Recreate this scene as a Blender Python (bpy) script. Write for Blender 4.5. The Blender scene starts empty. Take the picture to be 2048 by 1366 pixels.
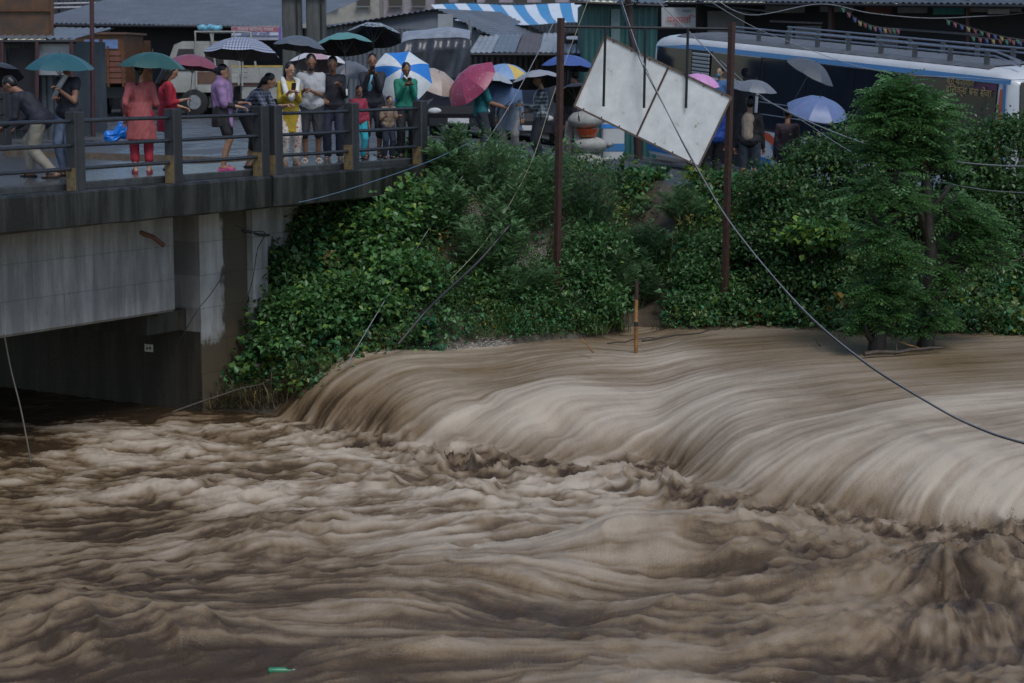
import bpy, bmesh, math, random
import numpy as np
from mathutils import Vector, Matrix

R = math.radians
random.seed(7)
scene = bpy.context.scene
COL = scene.collection

# ------------------------------------------------------------------ camera
FOC, CX, CY, HORIZON = 3982.0, 1024.0, 683.0, 113.0
PITCH = math.atan((CY - HORIZON) / FOC)
CAMZ = 1.83
cam_data = bpy.data.cameras.new('camera')
cam = bpy.data.objects.new('camera', cam_data)
COL.objects.link(cam)
cam.location = (0, 0, CAMZ)
cam.rotation_euler = (R(90) - PITCH, 0, 0)
cam_data.sensor_width = 36.0
cam_data.lens = FOC / 2048 * 36.0
cam_data.clip_end = 2000
cam_data.dof.use_dof = True
cam_data.dof.focus_distance = 31.0
cam_data.dof.aperture_fstop = 2.4
scene.camera = cam

# ------------------------------------------------------------------ sky, sun, exposure
SUN_EL, SUN_AZ = 58.0, 155.0
world = bpy.data.worlds.new('World')
scene.world = world
world.use_nodes = True
wn = world.node_tree.nodes
sky = wn.new('ShaderNodeTexSky')
sky.sky_type = 'NISHITA'
sky.sun_disc = False
sky.sun_elevation = R(SUN_EL)
sky.sun_rotation = R(SUN_AZ)
sky.air_density = 1.0
sky.dust_density = 1.0
sky.ozone_density = 1.0
wn['Background'].inputs['Strength'].default_value = 0.11
world.node_tree.links.new(sky.outputs[0], wn['Background'].inputs['Color'])
sun_data = bpy.data.lights.new('sun', 'SUN')
sun_data.energy = 1.45
sun_data.angle = R(25)
sun_data.color = (1.0, 0.985, 0.96)
sun = bpy.data.objects.new('sun', sun_data)
COL.objects.link(sun)
sun.location = (0, 0, 60)
sun.rotation_euler = (R(90 - SUN_EL), 0, R(180 - SUN_AZ))
vs = scene.view_settings
vs.view_transform = 'Standard'
vs.look = 'None'
vs.exposure = 0.12
vs.gamma = 1.0
vs.use_curve_mapping = False
scene.cycles.max_bounces = 6
scene.cycles.transparent_max_bounces = 8


# ------------------------------------------------------------------ helpers
def ray(px, py):
    c, s = math.cos(PITCH), math.sin(PITCH)
    return Vector((px - CX, FOC * c + (CY - py) * s, -FOC * s + (CY - py) * c))


def P(px, py, d):
    """the place seen at a pixel of the photograph, d metres away"""
    v = ray(px, py)
    return Vector((0, 0, CAMZ)) + v * (d / v.y)


def PZ(px, py, z):
    v = ray(px, py)
    return Vector((0, 0, CAMZ)) + v * ((z - CAMZ) / v.z)


def nt(m):
    return m.node_tree.nodes, m.node_tree.links


def mat(name, col, rough=0.6, var=0.25, scale=6.0, bump=0.0, bscale=None, metal=0.0, spec=0.5, col2=None, stretch=None,
        coat=0.0, back=None, attr=None):
    """procedural surface: base colour broken up by two noises, roughness and relief from the same noise"""
    m = bpy.data.materials.new(name)
    m.use_nodes = True
    n, l = nt(m)
    b = n['Principled BSDF']
    b.inputs['Roughness'].default_value = rough
    b.inputs['Metallic'].default_value = metal
    b.inputs['Specular IOR Level'].default_value = spec
    b.inputs['Coat Weight'].default_value = coat
    tc = n.new('ShaderNodeTexCoord')
    mp = n.new('ShaderNodeMapping')
    mp.inputs['Scale'].default_value = stretch or (1, 1, 1)
    l.new(tc.outputs['Object'], mp.inputs['Vector'])
    nz = n.new('ShaderNodeTexNoise')
    nz.inputs['Scale'].default_value = scale
    nz.inputs['Detail'].default_value = 6
    nz.inputs['Roughness'].default_value = 0.65
    l.new(mp.outputs[0], nz.inputs['Vector'])
    cr = n.new('ShaderNodeValToRGB')
    cr.color_ramp.elements[0].position = 0.3
    cr.color_ramp.elements[1].position = 0.7
    c2 = col2 or tuple(max(0, c * (1 - var)) for c in col)
    c1 = col if col2 else tuple(min(1, c * (1 + var)) for c in col)
    cr.color_ramp.elements[0].color = (*c2, 1)
    cr.color_ramp.elements[1].color = (*c1, 1)
    l.new(nz.outputs['Fac'], cr.inputs['Fac'])
    out = cr.outputs['Color']
    if attr:
        at = n.new('ShaderNodeAttribute')
        at.attribute_name = attr
        mx = n.new('ShaderNodeMix')
        mx.data_type = 'RGBA'
        mx.blend_type = 'MULTIPLY'
        mx.inputs['Factor'].default_value = 1
        l.new(out, mx.inputs['A'])
        l.new(at.outputs['Color'], mx.inputs['B'])
        out = mx.outputs['Result']
    if back:
        g = n.new('ShaderNodeNewGeometry')
        mx = n.new('ShaderNodeMix')
        mx.data_type = 'RGBA'
        l.new(g.outputs['Backfacing'], mx.inputs['Factor'])
        l.new(out, mx.inputs['A'])
        mx.inputs['B'].default_value = (*back, 1)
        out = mx.outputs['Result']
    l.new(out, b.inputs['Base Color'])
    if bump:
        bp = n.new('ShaderNodeBump')
        bp.inputs['Strength'].default_value = bump
        bp.inputs['Distance'].default_value = 0.02
        n2 = n.new('ShaderNodeTexNoise')
        n2.inputs['Scale'].default_value = bscale or scale * 4
        n2.inputs['Detail'].default_value = 5
        l.new(mp.outputs[0], n2.inputs['Vector'])
        l.new(n2.outputs['Fac'], bp.inputs['Height'])
        l.new(bp.outputs[0], b.inputs['Normal'])
    return m


class MB:
    """collects simple shapes into one mesh"""

    def __init__(self):
        self.v, self.f, self.mi = [], [], []
        self.m = 0
        self.M = None

    def add(self, vs, fs):
        o = len(self.v)
        if self.M is not None:
            vs = [self.M @ Vector(p) for p in vs]
        self.v += [tuple(p) for p in vs]
        self.f += [tuple(i + o for i in f) for f in fs]
        self.mi += [self.m] * len(fs)
        return self

    def box(self, x0, x1, y0, y1, z0, z1):
        vs = [(x, y, z) for z in (z0, z1) for y in (y0, y1) for x in (x0, x1)]
        return self.add(vs, [(0, 2, 3, 1), (4, 5, 7, 6), (0, 1, 5, 4), (2, 6, 7, 3), (0, 4, 6, 2), (1, 3, 7, 5)])

    def bevbox(self, x0, x1, y0, y1, z0, z1, b=0.02):
        """box with chamfered vertical edges and top"""
        ring = lambda i, z: [(x0 + b + i, y0 + i, z), (x1 - b - i, y0 + i, z), (x1 - i, y0 + b + i, z), (x1 - i, y1 - b - i, z),
                             (x1 - b - i, y1 - i, z), (x0 + b + i, y1 - i, z), (x0 + i, y1 - b - i, z), (x0 + i, y0 + b + i, z)]
        vs = ring(0, z0) + ring(0, z1 - b) + ring(b * .8, z1)
        fs = []
        for k in (0, 8):
            fs += [(k + i, k + (i + 1) % 8, k + 8 + (i + 1) % 8, k + 8 + i) for i in range(8)]
        fs += [tuple(range(16, 24)), tuple(range(7, -1, -1))]
        return self.add(vs, fs)

    def tube(self, pts, rad, n=8, caps=True):
        pts = [Vector(p) for p in pts]
        rr = rad if isinstance(rad, (list, tuple)) else [rad] * len(pts)
        vs, fs = [], []
        up = Vector((0, 0, 1))
        for i, p in enumerate(pts):
            t = (pts[min(i + 1, len(pts) - 1)] - pts[max(i - 1, 0)])
            t = t.normalized() if t.length > 1e-9 else Vector((0, 0, 1))
            a = t.cross(up if abs(t.z) < 0.95 else Vector((1, 0, 0))).normalized()
            b = t.cross(a).normalized()
            for k in range(n):
                an = 2 * math.pi * k / n
                vs.append(p + (a * math.cos(an) + b * math.sin(an)) * rr[i])
        for i in range(len(pts) - 1):
            for k in range(n):
                fs.append((i * n + k, i * n + (k + 1) % n, (i + 1) * n + (k + 1) % n, (i + 1) * n + k))
        if caps:
            fs.append(tuple(range(n - 1, -1, -1)))
            fs.append(tuple((len(pts) - 1) * n + k for k in range(n)))
        return self.add(vs, fs)

    def ball(self, c, r, nu=10, nv=7):
        c = Vector(c)
        r = Vector(r) if hasattr(r, '__len__') else Vector((r, r, r))
        vs = [c + Vector((0, 0, -r.z))]
        for j in range(1, nv):
            th = math.pi * j / nv
            for i in range(nu):
                ph = 2 * math.pi * i / nu
                vs.append(c + Vector((r.x * math.sin(th) * math.cos(ph), r.y * math.sin(th) * math.sin(ph), -r.z * math.cos(th))))
        vs.append(c + Vector((0, 0, r.z)))
        fs = [(0, 1 + (i + 1) % nu, 1 + i) for i in range(nu)]
        for j in range(nv - 2):
            for i in range(nu):
                a = 1 + j * nu
                fs.append((a + i, a + (i + 1) % nu, a + nu + (i + 1) % nu, a + nu + i))
        a = 1 + (nv - 2) * nu
        fs += [(a + i, a + (i + 1) % nu, len(vs) - 1) for i in range(nu)]
        return self.add(vs, fs)

    def prism(self, poly, d0, d1, axis='y'):
        """polygon in two axes pushed along the third; poly points are (x,z) for axis y, (x,y) for z, (y,z) for x"""
        def to(p, d):
            return {'y': (p[0], d, p[1]), 'z': (p[0], p[1], d), 'x': (d, p[0], p[1])}[axis]
        n = len(poly)
        vs = [to(p, d0) for p in poly] + [to(p, d1) for p in poly]
        fs = [tuple(range(n)), tuple(range(2 * n - 1, n - 1, -1))]
        fs += [(i, i + n, (i + 1) % n + n, (i + 1) % n) for i in range(n)]
        return self.add(vs, fs)

    def mesh(self, name):
        me = bpy.data.meshes.new(name)
        me.from_pydata(self.v, [], self.f)
        return me

    def build(self, name, mats, parent=None, smooth=False, fix=True):
        me = self.mesh(name)
        ms = mats if isinstance(mats, (list, tuple)) else [mats]
        for m in ms:
            me.materials.append(m)
        if len(ms) > 1:
            me.polygons.foreach_set('material_index', self.mi)
        if fix:
            bm = bmesh.new()
            bm.from_mesh(me)
            bmesh.ops.recalc_face_normals(bm, faces=bm.faces)
            bm.to_mesh(me)
            bm.free()
        return link(name, me, parent, smooth)


def link(name, me, parent=None, smooth=False):
    if smooth:
        me.polygons.foreach_set('use_smooth', [True] * len(me.polygons))
        if smooth != True:
            me.set_sharp_from_angle(angle=R(smooth))
    o = bpy.data.objects.new(name, me)
    COL.objects.link(o)
    o.parent = parent
    return o


def np_mesh(name, V, F, m, parent=None, smooth=False, attrs=None):
    """fast mesh from arrays; F is (n,3) or (n,4)"""
    me = bpy.data.meshes.new(name)
    V = np.asarray(V, np.float32)
    F = np.asarray(F, np.int32)
    k = F.shape[1]
    me.vertices.add(len(V))
    me.vertices.foreach_set('co', V.ravel())
    me.loops.add(F.size)
    me.loops.foreach_set('vertex_index', F.ravel())
    me.polygons.add(len(F))
    me.polygons.foreach_set('loop_start', np.arange(0, F.size, k, dtype=np.int32))
    me.update(calc_edges=True)
    for an, av in (attrs or {}).items():
        av = np.asarray(av, np.float32)
        if av.ndim == 1:
            a = me.attributes.new(an, 'FLOAT', 'POINT')
            a.data.foreach_set('value', av)
        else:
            a = me.attributes.new(an, 'FLOAT_COLOR', 'POINT')
            c = np.ones((len(av), 4), np.float32)
            c[:, :3] = av
            a.data.foreach_set('color', c.ravel())
    for mm in (m if isinstance(m, (list, tuple)) else [m]):
        me.materials.append(mm)
    return link(name, me, parent, smooth)


def empty(name, loc=(0, 0, 0), rz=0.0, rx=0.0, ry=0.0):
    o = bpy.data.objects.new(name, None)
    COL.objects.link(o)
    o.location = loc
    o.rotation_euler = (rx, ry, rz)
    o.empty_display_size = 0.1
    return o


def tag(o, label=None, cat=None, group=None, kind=None):
    if label:
        o['label'] = label
    if cat:
        o['category'] = cat
    if group:
        o['group'] = group
    if kind:
        o['kind'] = kind
    return o


def kid(src, parent, M=None, name=None):
    """another copy of a part, sharing its mesh"""
    c = bpy.data.objects.new(name or src.name.split('.')[0], src.data)
    COL.objects.link(c)
    c.parent = parent
    if M is not None:
        c.matrix_local = M
    return c


def smst(a, b, x):
    t = np.clip((x - a) / (b - a), 0, 1)
    return t * t * (3 - 2 * t)


def field(rng, shape, dx, dy, sx, sy):
    """smooth random field, unit variance; sx, sy are correlation lengths in metres"""
    w = rng.standard_normal(shape)
    fy = np.fft.fftfreq(shape[0], dy)[:, None]
    fx = np.fft.rfftfreq(shape[1], dx)[None, :]
    g = np.exp(-2 * math.pi ** 2 * ((fx * sx) ** 2 + (fy * sy) ** 2))
    f = np.fft.irfft2(np.fft.rfft2(w) * g, s=shape)
    return (f - f.mean()) / f.std()


def bil(A, gx, gy):
    """sample array A at fractional indices"""
    h, w = A.shape
    gx = np.clip(gx, 0, w - 1.001)
    gy = np.clip(gy, 0, h - 1.001)
    x0 = gx.astype(np.int32)
    y0 = gy.astype(np.int32)
    fx = (gx - x0).astype(np.float32)
    fy = (gy - y0).astype(np.float32)
    A = A.ravel()
    i = y0 * w + x0
    return (A[i] * (1 - fx) + A[i + 1] * fx) * (1 - fy) + (A[i + w] * (1 - fx) + A[i + w + 1] * fx) * fy

# ------------------------------------------------------------------ the lie of the land
BD = Vector((0.545, 0.838, 0)).normalized()          # the bridge runs this way, off to the right
BN = Vector((-BD.y, BD.x, 0))                         # across the bridge, away from the camera
BO = Vector((-6.03, 27.5, 0))                         # foot of the first railing post in view
B_ANG = math.atan2(BD.y, BD.x)
BM = Matrix.Translation(BO) @ Matrix.Rotation(B_ANG, 4, 'Z')


def b_u(px, py, w):
    """distance along the bridge where the upright plane w metres in from the posts is seen at a pixel"""
    v = ray(px, py)
    o = Vector((0, 0, CAMZ)) - BO
    t = (w - o.dot(BN)) / v.dot(BN)
    return (o + v * t).dot(BD)


ABUT_U, GIRDER_W = 3.5, 0.9
Z_LOW, Z_UP = -3.72, -2.66
foot_x = np.array([-12, -6.0, -5.2, -4.5, -4.0, -3.5, -2.5, -1.55, -.7, .1, .9, 1.7, 2.15, 2.6, 3.2, 4.0, 5.0, 6.0, 8.0, 12.0])
foot_y = np.array([60, 48.0, 42.0, 34.0, 31.3, 30.1, 29.2, 28.5, 27.8, 27.1, 26.9, 26.6, 25.6, 24.7, 24.2, 23.6, 23.2, 23.0, 22.6, 22.0])
bank_x = np.array([-60, -5.2, -4.6, -4.1, -3.6, -3.1, -2.6, -2.1, -1.6, -1.0, 0.2, 1.1, 1.6, 2.0, 2.6, 3.3, 4.2, 6.0, 9.0, 14, 60])
bank_y = np.array([31.2, 31.2, 30.9, 30.8, 30.7, 30.7, 30.95, 31.25, 31.5, 31.75, 32.0, 32.3, 33.1, 34.1, 33.6, 33.2, 33.4, 32.6, 32.2, 32, 31])


U_END = b_u(863, 360, -.14)


def road_z(x, y):
    u = np.maximum(0, np.asarray(x) + 1.6)
    return -(0.075 * u + 0.0056 * u * u) * np.clip(1.5 - u / 60, 0, 1) - 0.02 * np.clip(np.asarray(y) - 38, 0, 12) * smst(0, 3, x)


def ground_z(x, y):
    x = np.asarray(x, float)
    y = np.asarray(y, float)
    qx, qy = x - BO.x, y - BO.y
    u = qx * BD.x + qy * BD.y
    w = qx * BN.x + qy * BN.y
    zr = np.clip(road_z(x, y), -2.2, 0)
    v = y - np.interp(x, bank_x, bank_y)
    z0 = np.interp(x, [-4.4, -3.7, -2.8, -1.5], [-3.78, -3.68, -3.2, -2.72])
    run = np.interp(x, [-4, -1, 1.2, 2.0, 2.8, 5, 60], [3.6, 3.2, 3.3, 4.6, 3.6, 3.4, 3.4])
    t = np.clip(v / run, 0, 1)
    rise = 0.55 * t + 0.45 * t * t * (3 - 2 * t)
    nz = 0.08 * np.sin(x * 2.1 + y * 1.3) + 0.06 * np.sin(x * 4.3 - y * 3.7 + 1) + .04 * np.sin(x * 9.1 + y * 7.7)
    zb = np.where(v < 0, z0 + np.maximum(v * np.where(x > -2.6, 2.4, .7), -3.5), z0 + (zr - 0.03 - z0) * rise + nz * np.sin(math.pi * t))
    land = u > ABUT_U + 0.3
    zin = np.where(land, zr - 0.03, -6.5)
    z = np.where((w > GIRDER_W + .15), zin, np.where(u > 0.2, zb, np.where(w > -3, -6.5, np.minimum(zb, -6.2))))
    z = np.where((w > -.25) & (u < U_END + .05), np.minimum(z, -.56), z)
    return np.where((u < ABUT_U - .2) & (w < GIRDER_W + .2) & (w > -9) & (y > 24), np.minimum(z, -4.6), z)


def axis(parts):
    out = []
    for a, b, s in parts:
        out += list(np.arange(a, b, s))
    return np.array(out)


def grid_faces(h, w):
    i = np.arange(h * w).reshape(h, w)
    return np.stack([i[:-1, :-1], i[:-1, 1:], i[1:, 1:], i[1:, :-1]], -1).reshape(-1, 4)


# ---- ground
def soil_material():
    m = mat('wet soil and asphalt', (0.11, 0.085, 0.058), 0.55, scale=3, bump=0.6, bscale=30, col2=(0.045, 0.034, 0.022))
    n, l = nt(m)
    b = n['Principled BSDF']
    src = b.inputs['Base Color'].links[0].from_socket
    g = n.new('ShaderNodeNewGeometry')
    sx = n.new('ShaderNodeSeparateXYZ')
    l.new(g.outputs['Normal'], sx.inputs[0])
    mr = n.new('ShaderNodeMapRange')
    mr.inputs['From Min'].default_value = 0.93
    mr.inputs['From Max'].default_value = 0.985
    l.new(sx.outputs['Z'], mr.inputs['Value'])
    mx = n.new('ShaderNodeMix')
    mx.data_type = 'RGBA'
    l.new(mr.outputs[0], mx.inputs['Factor'])
    l.new(src, mx.inputs['A'])
    nz = n.new('ShaderNodeTexNoise')
    nz.inputs['Scale'].default_value = 0.9
    nz.inputs['Detail'].default_value = 8
    tc = n.new('ShaderNodeTexCoord')
    l.new(tc.outputs['Object'], nz.inputs['Vector'])
    cr = n.new('ShaderNodeValToRGB')
    cr.color_ramp.elements[0].color = (0.03, 0.032, 0.034, 1)
    cr.color_ramp.elements[1].color = (0.10, 0.104, 0.11, 1)
    l.new(nz.outputs['Fac'], cr.inputs['Fac'])
    l.new(cr.outputs[0], mx.inputs['B'])
    l.new(mx.outputs['Result'], b.inputs['Base Color'])
    rr = n.new('ShaderNodeMapRange')
    rr.inputs['From Min'].default_value = 0.42
    rr.inputs['From Max'].default_value = 0.55
    rr.inputs['To Min'].default_value = 0.12
    rr.inputs['To Max'].default_value = 0.6
    l.new(nz.outputs['Fac'], rr.inputs['Value'])
    l.new(rr.outputs[0], b.inputs['Roughness'])
    return m


gx = axis([(-400, -60, 20), (-60, -16, 2), (-16, 16, 0.16), (16, 60, 2), (60, 401, 20)])
gy = axis([(-40, 8, 8), (8, 26, 0.8), (26, 42, 0.16), (42, 100, 1.5), (100, 601, 25)])
X, Y = np.meshgrid(gx, gy)
ground = np_mesh('ground', np.stack([X, Y, ground_z(X, Y)], -1).reshape(-1, 3), grid_faces(*X.shape), soil_material(), smooth=True)
tag(ground, kind='structure')


# ---- river: the flow decides the relief, so streaks, tongues and foam follow it
def river():
    rng = np.random.default_rng(11)
    x0, x1, y0, y1 = -11.0, 11.0, 14.0, 37.0
    dx, dy = 0.022, 0.042
    xs = np.arange(x0, x1, dx)
    ys = np.arange(y0, y1, dy)
    X, Y = np.meshgrid(xs, ys)
    sh = X.shape
    fld = lambda sx, sy: field(rng, sh, dx, dy, sx, sy)
    fx_s = np.arange(-13, 13, 0.05)
    fy_s = np.interp(fx_s, foot_x, foot_y)
    k = np.exp(-0.5 * (np.arange(-30, 31) / 9.0) ** 2)
    fy_s = np.convolve(np.pad(fy_s, 30, 'edge'), k / k.sum(), 'valid')
    sl = np.gradient(fy_s, fx_s)
    yf = np.interp(X, fx_s, fy_s)
    ysl = np.clip(np.interp(X, fx_s, sl), -3, 3)
    nrm = np.sqrt(1 + ysl ** 2)
    wob = (0.15 * fld(0.45, 1.0) + 0.05 * fld(0.2, 0.6)) * (1 - .7 * smst(2.6, 4.0, X))
    for hx, hy, rx_, ry_, hh in ((.62, 27.75, .34, .5, .5), (1.85, 26.7, .42, .45, .5), (-.35, 28.7, .2, .4, .25)):
        wob = wob - hh * np.exp(-((X - hx + .45 * (Y - hy)) / rx_) ** 2 - ((Y - hy) / ry_) ** 2)      # hollows below drowned boulders
    t = (Y - yf) / nrm + wob                                    # metres upstream of the foot of the fall
    up = smst(-0.1, 0.35, t)
    low = 1 - up
    # flow direction
    near = np.exp(-np.maximum(t, 0) / 1.5)
    nx, ny = .45 * ysl / nrm - .55 * .62, -.45 / nrm - .55 * .78
    ux, uy = -0.97, -0.22
    vx = ux * (1 - near) + nx * near
    vy = uy * (1 - near) + ny * near
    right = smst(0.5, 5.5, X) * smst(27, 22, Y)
    sw = fld(1.1, 1.1)
    sw2 = fld(0.45, 0.45)
    ang = math.pi + 0.10 + (0.35 + 0.45 * right) * sw * 0.8 + 0.3 * right * sw2 + 0.55 * np.exp(-np.maximum(-t, 0) / 0.8) + .25 * right
    vx = vx * up + np.cos(ang) * low
    vy = vy * up + np.sin(ang) * low
    s = np.sqrt(vx ** 2 + vy ** 2) + 1e-6
    vx = (vx / s).astype(np.float32)
    vy = (vy / s).astype(np.float32)

    def lic(N, L, step=0.05):
        N = N.astype(np.float32)
        acc = N.copy()
        n = 1
        GX, GY = np.meshgrid(np.arange(sh[1], dtype=np.float32), np.arange(sh[0], dtype=np.float32))
        for sgn in (1, -1):
            px, py = GX.copy(), GY.copy()
            for _ in range(int(L / step)):
                ix = np.clip(px.astype(np.int32), 0, sh[1] - 1)
                iy = np.clip(py.astype(np.int32), 0, sh[0] - 1)
                j = iy * sh[1] + ix
                px += sgn * vx.ravel()[j] * (step / dx)
                py += sgn * vy.ravel()[j] * (step / dy)
                acc += bil(N, px, py)
                n += 1
        acc /= n
        return (acc - acc.mean()) / acc.std()

    n1 = fld(0.014, 0.02)
    n2 = fld(0.045, 0.05)
    fine = lic(n1, 0.5) * up + lic(n1, 0.14, .03) * low
    midl = lic(n2, 0.8, 0.06) * up + lic(n2, 0.24, .04) * low
    broad = lic(fld(0.14, 0.14), 1.0, 0.08) * up + lic(fld(.13, .12), .3, .06) * low
    chop = lic(fld(0.06, 0.07), 0.08, .04)
    chop2 = lic(fld(0.15, 0.17), 0.16, 0.05)
    swell = fld(0.6, 0.45)
    patch = lic(fld(0.42, 0.5), 0.5, 0.1)
    streaky = np.clip(.35 + .75 * smst(.6, -.9, fld(1.2, .9)), 0, 1) * smst(25.5, 21.0, Y) * (1 - .45 * right)             # reaches where the chop is drawn out long
    fine = fine * (1 - low * streaky) + lic(n1, .6) * low * streaky
    midl = midl * (1 - low * streaky) + lic(n2, .8, .06) * low * streaky
    ls = low * streaky
    chop = chop * (1 - ls) + lic(fld(.05, .06), .45, .05) * ls
    chop2 = chop2 * (1 - ls) + lic(fld(.11, .15), .75, .08) * ls
    broad = broad * (1 - ls) + lic(fld(.13, .16), .9, .08) * ls
    # height
    tt = np.maximum(t, 0) * (1 + 1.0 * smst(-.4, -2.2, X))
    prof = 0.40 * (1 - np.exp(-(tt / 0.8) ** 1.25)) + 0.66 * (1 - np.exp(-tt / 2.4))
    Z = Z_LOW + prof
    calm = smst(3.0, 6.0, t + .35 * swell)
    face = np.exp(-((t - 0.5) / 0.6) ** 2)
    Z += up * ((0.003 + 0.005 * face) * midl * (1 - .6 * calm) + (0.005 + 0.010 * face) * broad * (1 - calm) + 0.003 * fine * (1 - .5 * calm) + 0.035 * (1 - calm) * patch * smst(.3, 1.2, t))
    rough = (0.35 + 0.65 * smst(34, 27, Y)) * (0.45 + 0.55 * smst(-9, -1, X)) * (1 + 0.1 * right)
    quiet = smst(29.2, 31.0, Y)
    rough = rough * (1 - 0.8 * quiet)
    boil = np.exp(-((t + 0.35) / 0.42) ** 2) * smst(-4, -2.2, X)
    iso, iso2 = fld(.11, .12), fld(.05, .055)
    wr_ = np.clip(boil + right, 0, 1)
    ridg = np.maximum(0, 1 - np.abs(chop2 * (1 - wr_) + iso * wr_) * 1.3) ** 2
    ridg2 = np.maximum(0, 1 - np.abs(chop * (1 - wr_) + iso2 * wr_) * 1.3) ** 2
    wave = 0.08 * swell * smst(27.5, 22, Y) + 0.022 * broad + 0.032 * chop2 + 0.042 * ridg + (0.013 * midl + (0.014 + .02 * boil) * chop + 0.032 * ridg2) * (.75 + .15 * right) * (1 - .6 * streaky)
    Z += low * rough * wave * (1.0 + 0.25 * np.clip(swell, -1, 2))
    Z += low * 0.0095 * fine * (1 - .3 * quiet)
    Z += boil * (0.04 + 0.045 * ridg * np.clip(0.6 + .6 * swell, 0, 2) + 0.022 * ridg2 + .008 * iso2)
    # the standing heap of the hydraulic jump, and the smaller leaps along the foot
    for hx, hy, hr, hh in ((2.55, 24.3, .38, .30), (3.05, 23.3, .5, .2), (-1.75, 28.3, .3, .2), (-.75, 27.7, .2, .16),
                           (2.0, 24.9, .4, .16), (1.2, 26.0, .4, .12), (-3.0, 22.9, .6, .16), (-2.1, 23.3, .35, .2), (0.4, 21.4, .8, .14)):
        b = np.exp(-(((X - hx) / (hr * 1.3)) ** 2 + ((Y - hy) / hr) ** 2))
        Z += hh * b * (0.45 + 0.12 * ridg + 0.08 * iso + 0.05 * ridg2 + 0.03 * iso2)
    Z -= 0.10 * smst(24, 16, Y)
    # foam: pale where air is beaten in, brown where the surface runs smooth; near corners painted darker
    lo = 0.56 + 0.15 * midl + 0.16 * fine + 0.10 * broad + 0.17 * patch + 0.10 * chop2 + 0.08 * chop + .05 * swell
    lo = .49 + .46 * np.tanh((lo - .55) * 2.3)
    lo *= (1 - .48 * right) * (1 - .34 * smst(24.8, 19.5, Y)) * (1 - .18 * boil)  # near and right-hand water painted darker, standing in for lens vignetting
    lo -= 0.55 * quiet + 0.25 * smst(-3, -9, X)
    lo += (.12 * iso2 + .08 * iso) * boil + .07 * iso2 * right
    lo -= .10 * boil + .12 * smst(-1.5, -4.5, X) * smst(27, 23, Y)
    hi = 0.71 + 0.05 * midl + 0.075 * fine + 0.045 * broad + 0.11 * patch + .06 * swell
    hi = hi + (.71 - hi) * .45 * calm
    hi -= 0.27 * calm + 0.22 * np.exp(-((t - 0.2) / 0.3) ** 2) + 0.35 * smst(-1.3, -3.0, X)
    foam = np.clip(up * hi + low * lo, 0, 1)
    V = np.stack([X, Y, Z], -1).reshape(-1, 3)
    m = bpy.data.materials.new('silty flood water')
    m.use_nodes = True
    n, l = nt(m)
    b = n['Principled BSDF']
    at = n.new('ShaderNodeAttribute')
    at.attribute_name = 'foam'
    tc = n.new('ShaderNodeTexCoord')
    nz = n.new('ShaderNodeTexNoise')
    nz.inputs['Scale'].default_value = 55
    nz.inputs['Detail'].default_value = 6
    l.new(tc.outputs['Object'], nz.inputs['Vector'])
    mth = n.new('ShaderNodeMath')
    mth.operation = 'MULTIPLY_ADD'
    mth.inputs[1].default_value = 0.2
    l.new(nz.outputs['Fac'], mth.inputs[0])
    l.new(at.outputs['Fac'], mth.inputs[2])
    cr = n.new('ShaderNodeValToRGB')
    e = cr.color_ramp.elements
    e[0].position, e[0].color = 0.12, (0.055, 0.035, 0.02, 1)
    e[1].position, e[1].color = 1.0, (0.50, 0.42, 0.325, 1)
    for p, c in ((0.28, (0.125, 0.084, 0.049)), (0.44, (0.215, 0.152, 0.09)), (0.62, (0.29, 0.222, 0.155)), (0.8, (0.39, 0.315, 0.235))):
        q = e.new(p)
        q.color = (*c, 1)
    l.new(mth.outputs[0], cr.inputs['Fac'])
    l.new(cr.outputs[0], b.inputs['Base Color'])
    rr = n.new('ShaderNodeMapRange')
    rr.inputs['To Min'].default_value = 0.22
    rr.inputs['To Max'].default_value = 0.46
    l.new(at.outputs['Fac'], rr.inputs['Value'])
    l.new(rr.outputs[0], b.inputs['Roughness'])
    b.inputs['IOR'].default_value = 1.33
    bp = n.new('ShaderNodeBump')
    bp.inputs['Strength'].default_value = 0.6
    bp.inputs['Distance'].default_value = 0.018
    l.new(nz.outputs['Fac'], bp.inputs['Height'])
    l.new(bp.outputs[0], b.inputs['Normal'])
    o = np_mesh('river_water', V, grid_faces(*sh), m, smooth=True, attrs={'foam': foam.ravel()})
    tag(o, kind='structure')
    # drops thrown up where the fall strikes the pool
    m_ = (boil > .35) & (X > -3.4) & (X < 7.5)
    cy_, cx_ = np.nonzero(m_)
    wt = (np.clip(ridg2 + ridg, .05, 2) * (1 + right))[cy_, cx_]
    pick = rng.choice(len(cy_), 2600, p=wt / wt.sum())
    px_, py_ = X[cy_[pick], cx_[pick]], Y[cy_[pick], cx_[pick]]
    pz_ = Z[cy_[pick], cx_[pick]] + rng.exponential(.035, len(pick)) + .005
    rad = rng.uniform(.003, .009, len(pick))
    oc = np.array([[1, 0, 0], [-1, 0, 0], [0, 1, 0], [0, -1, 0], [0, 0, 1], [0, 0, -1]], float)
    of = np.array([[0, 2, 4], [2, 1, 4], [1, 3, 4], [3, 0, 4], [2, 0, 5], [1, 2, 5], [3, 1, 5], [0, 3, 5]])
    dirn = np.stack([vx[cy_[pick], cx_[pick]], vy[cy_[pick], cx_[pick]]], 1)
    dv = oc[None] * rad[:, None, None]
    dv[:, :, :2] += oc[None, :, :1] * dirn[:, None, :] * rad[:, None, None] * 1.5
    Vd = np.stack([px_, py_, pz_], 1)[:, None, :] + dv
    Fd = (np.arange(len(pick))[:, None, None] * 6 + of[None]).reshape(-1, 3)
    sp_ = np_mesh('spray', Vd.reshape(-1, 3), Fd, mat('muddy spray', (.30, .235, .175), .3, var=.3), smooth=True)
    tag(sp_, 'muddy drops of spray along the foot of the falls', 'spray', kind='stuff')
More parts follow.
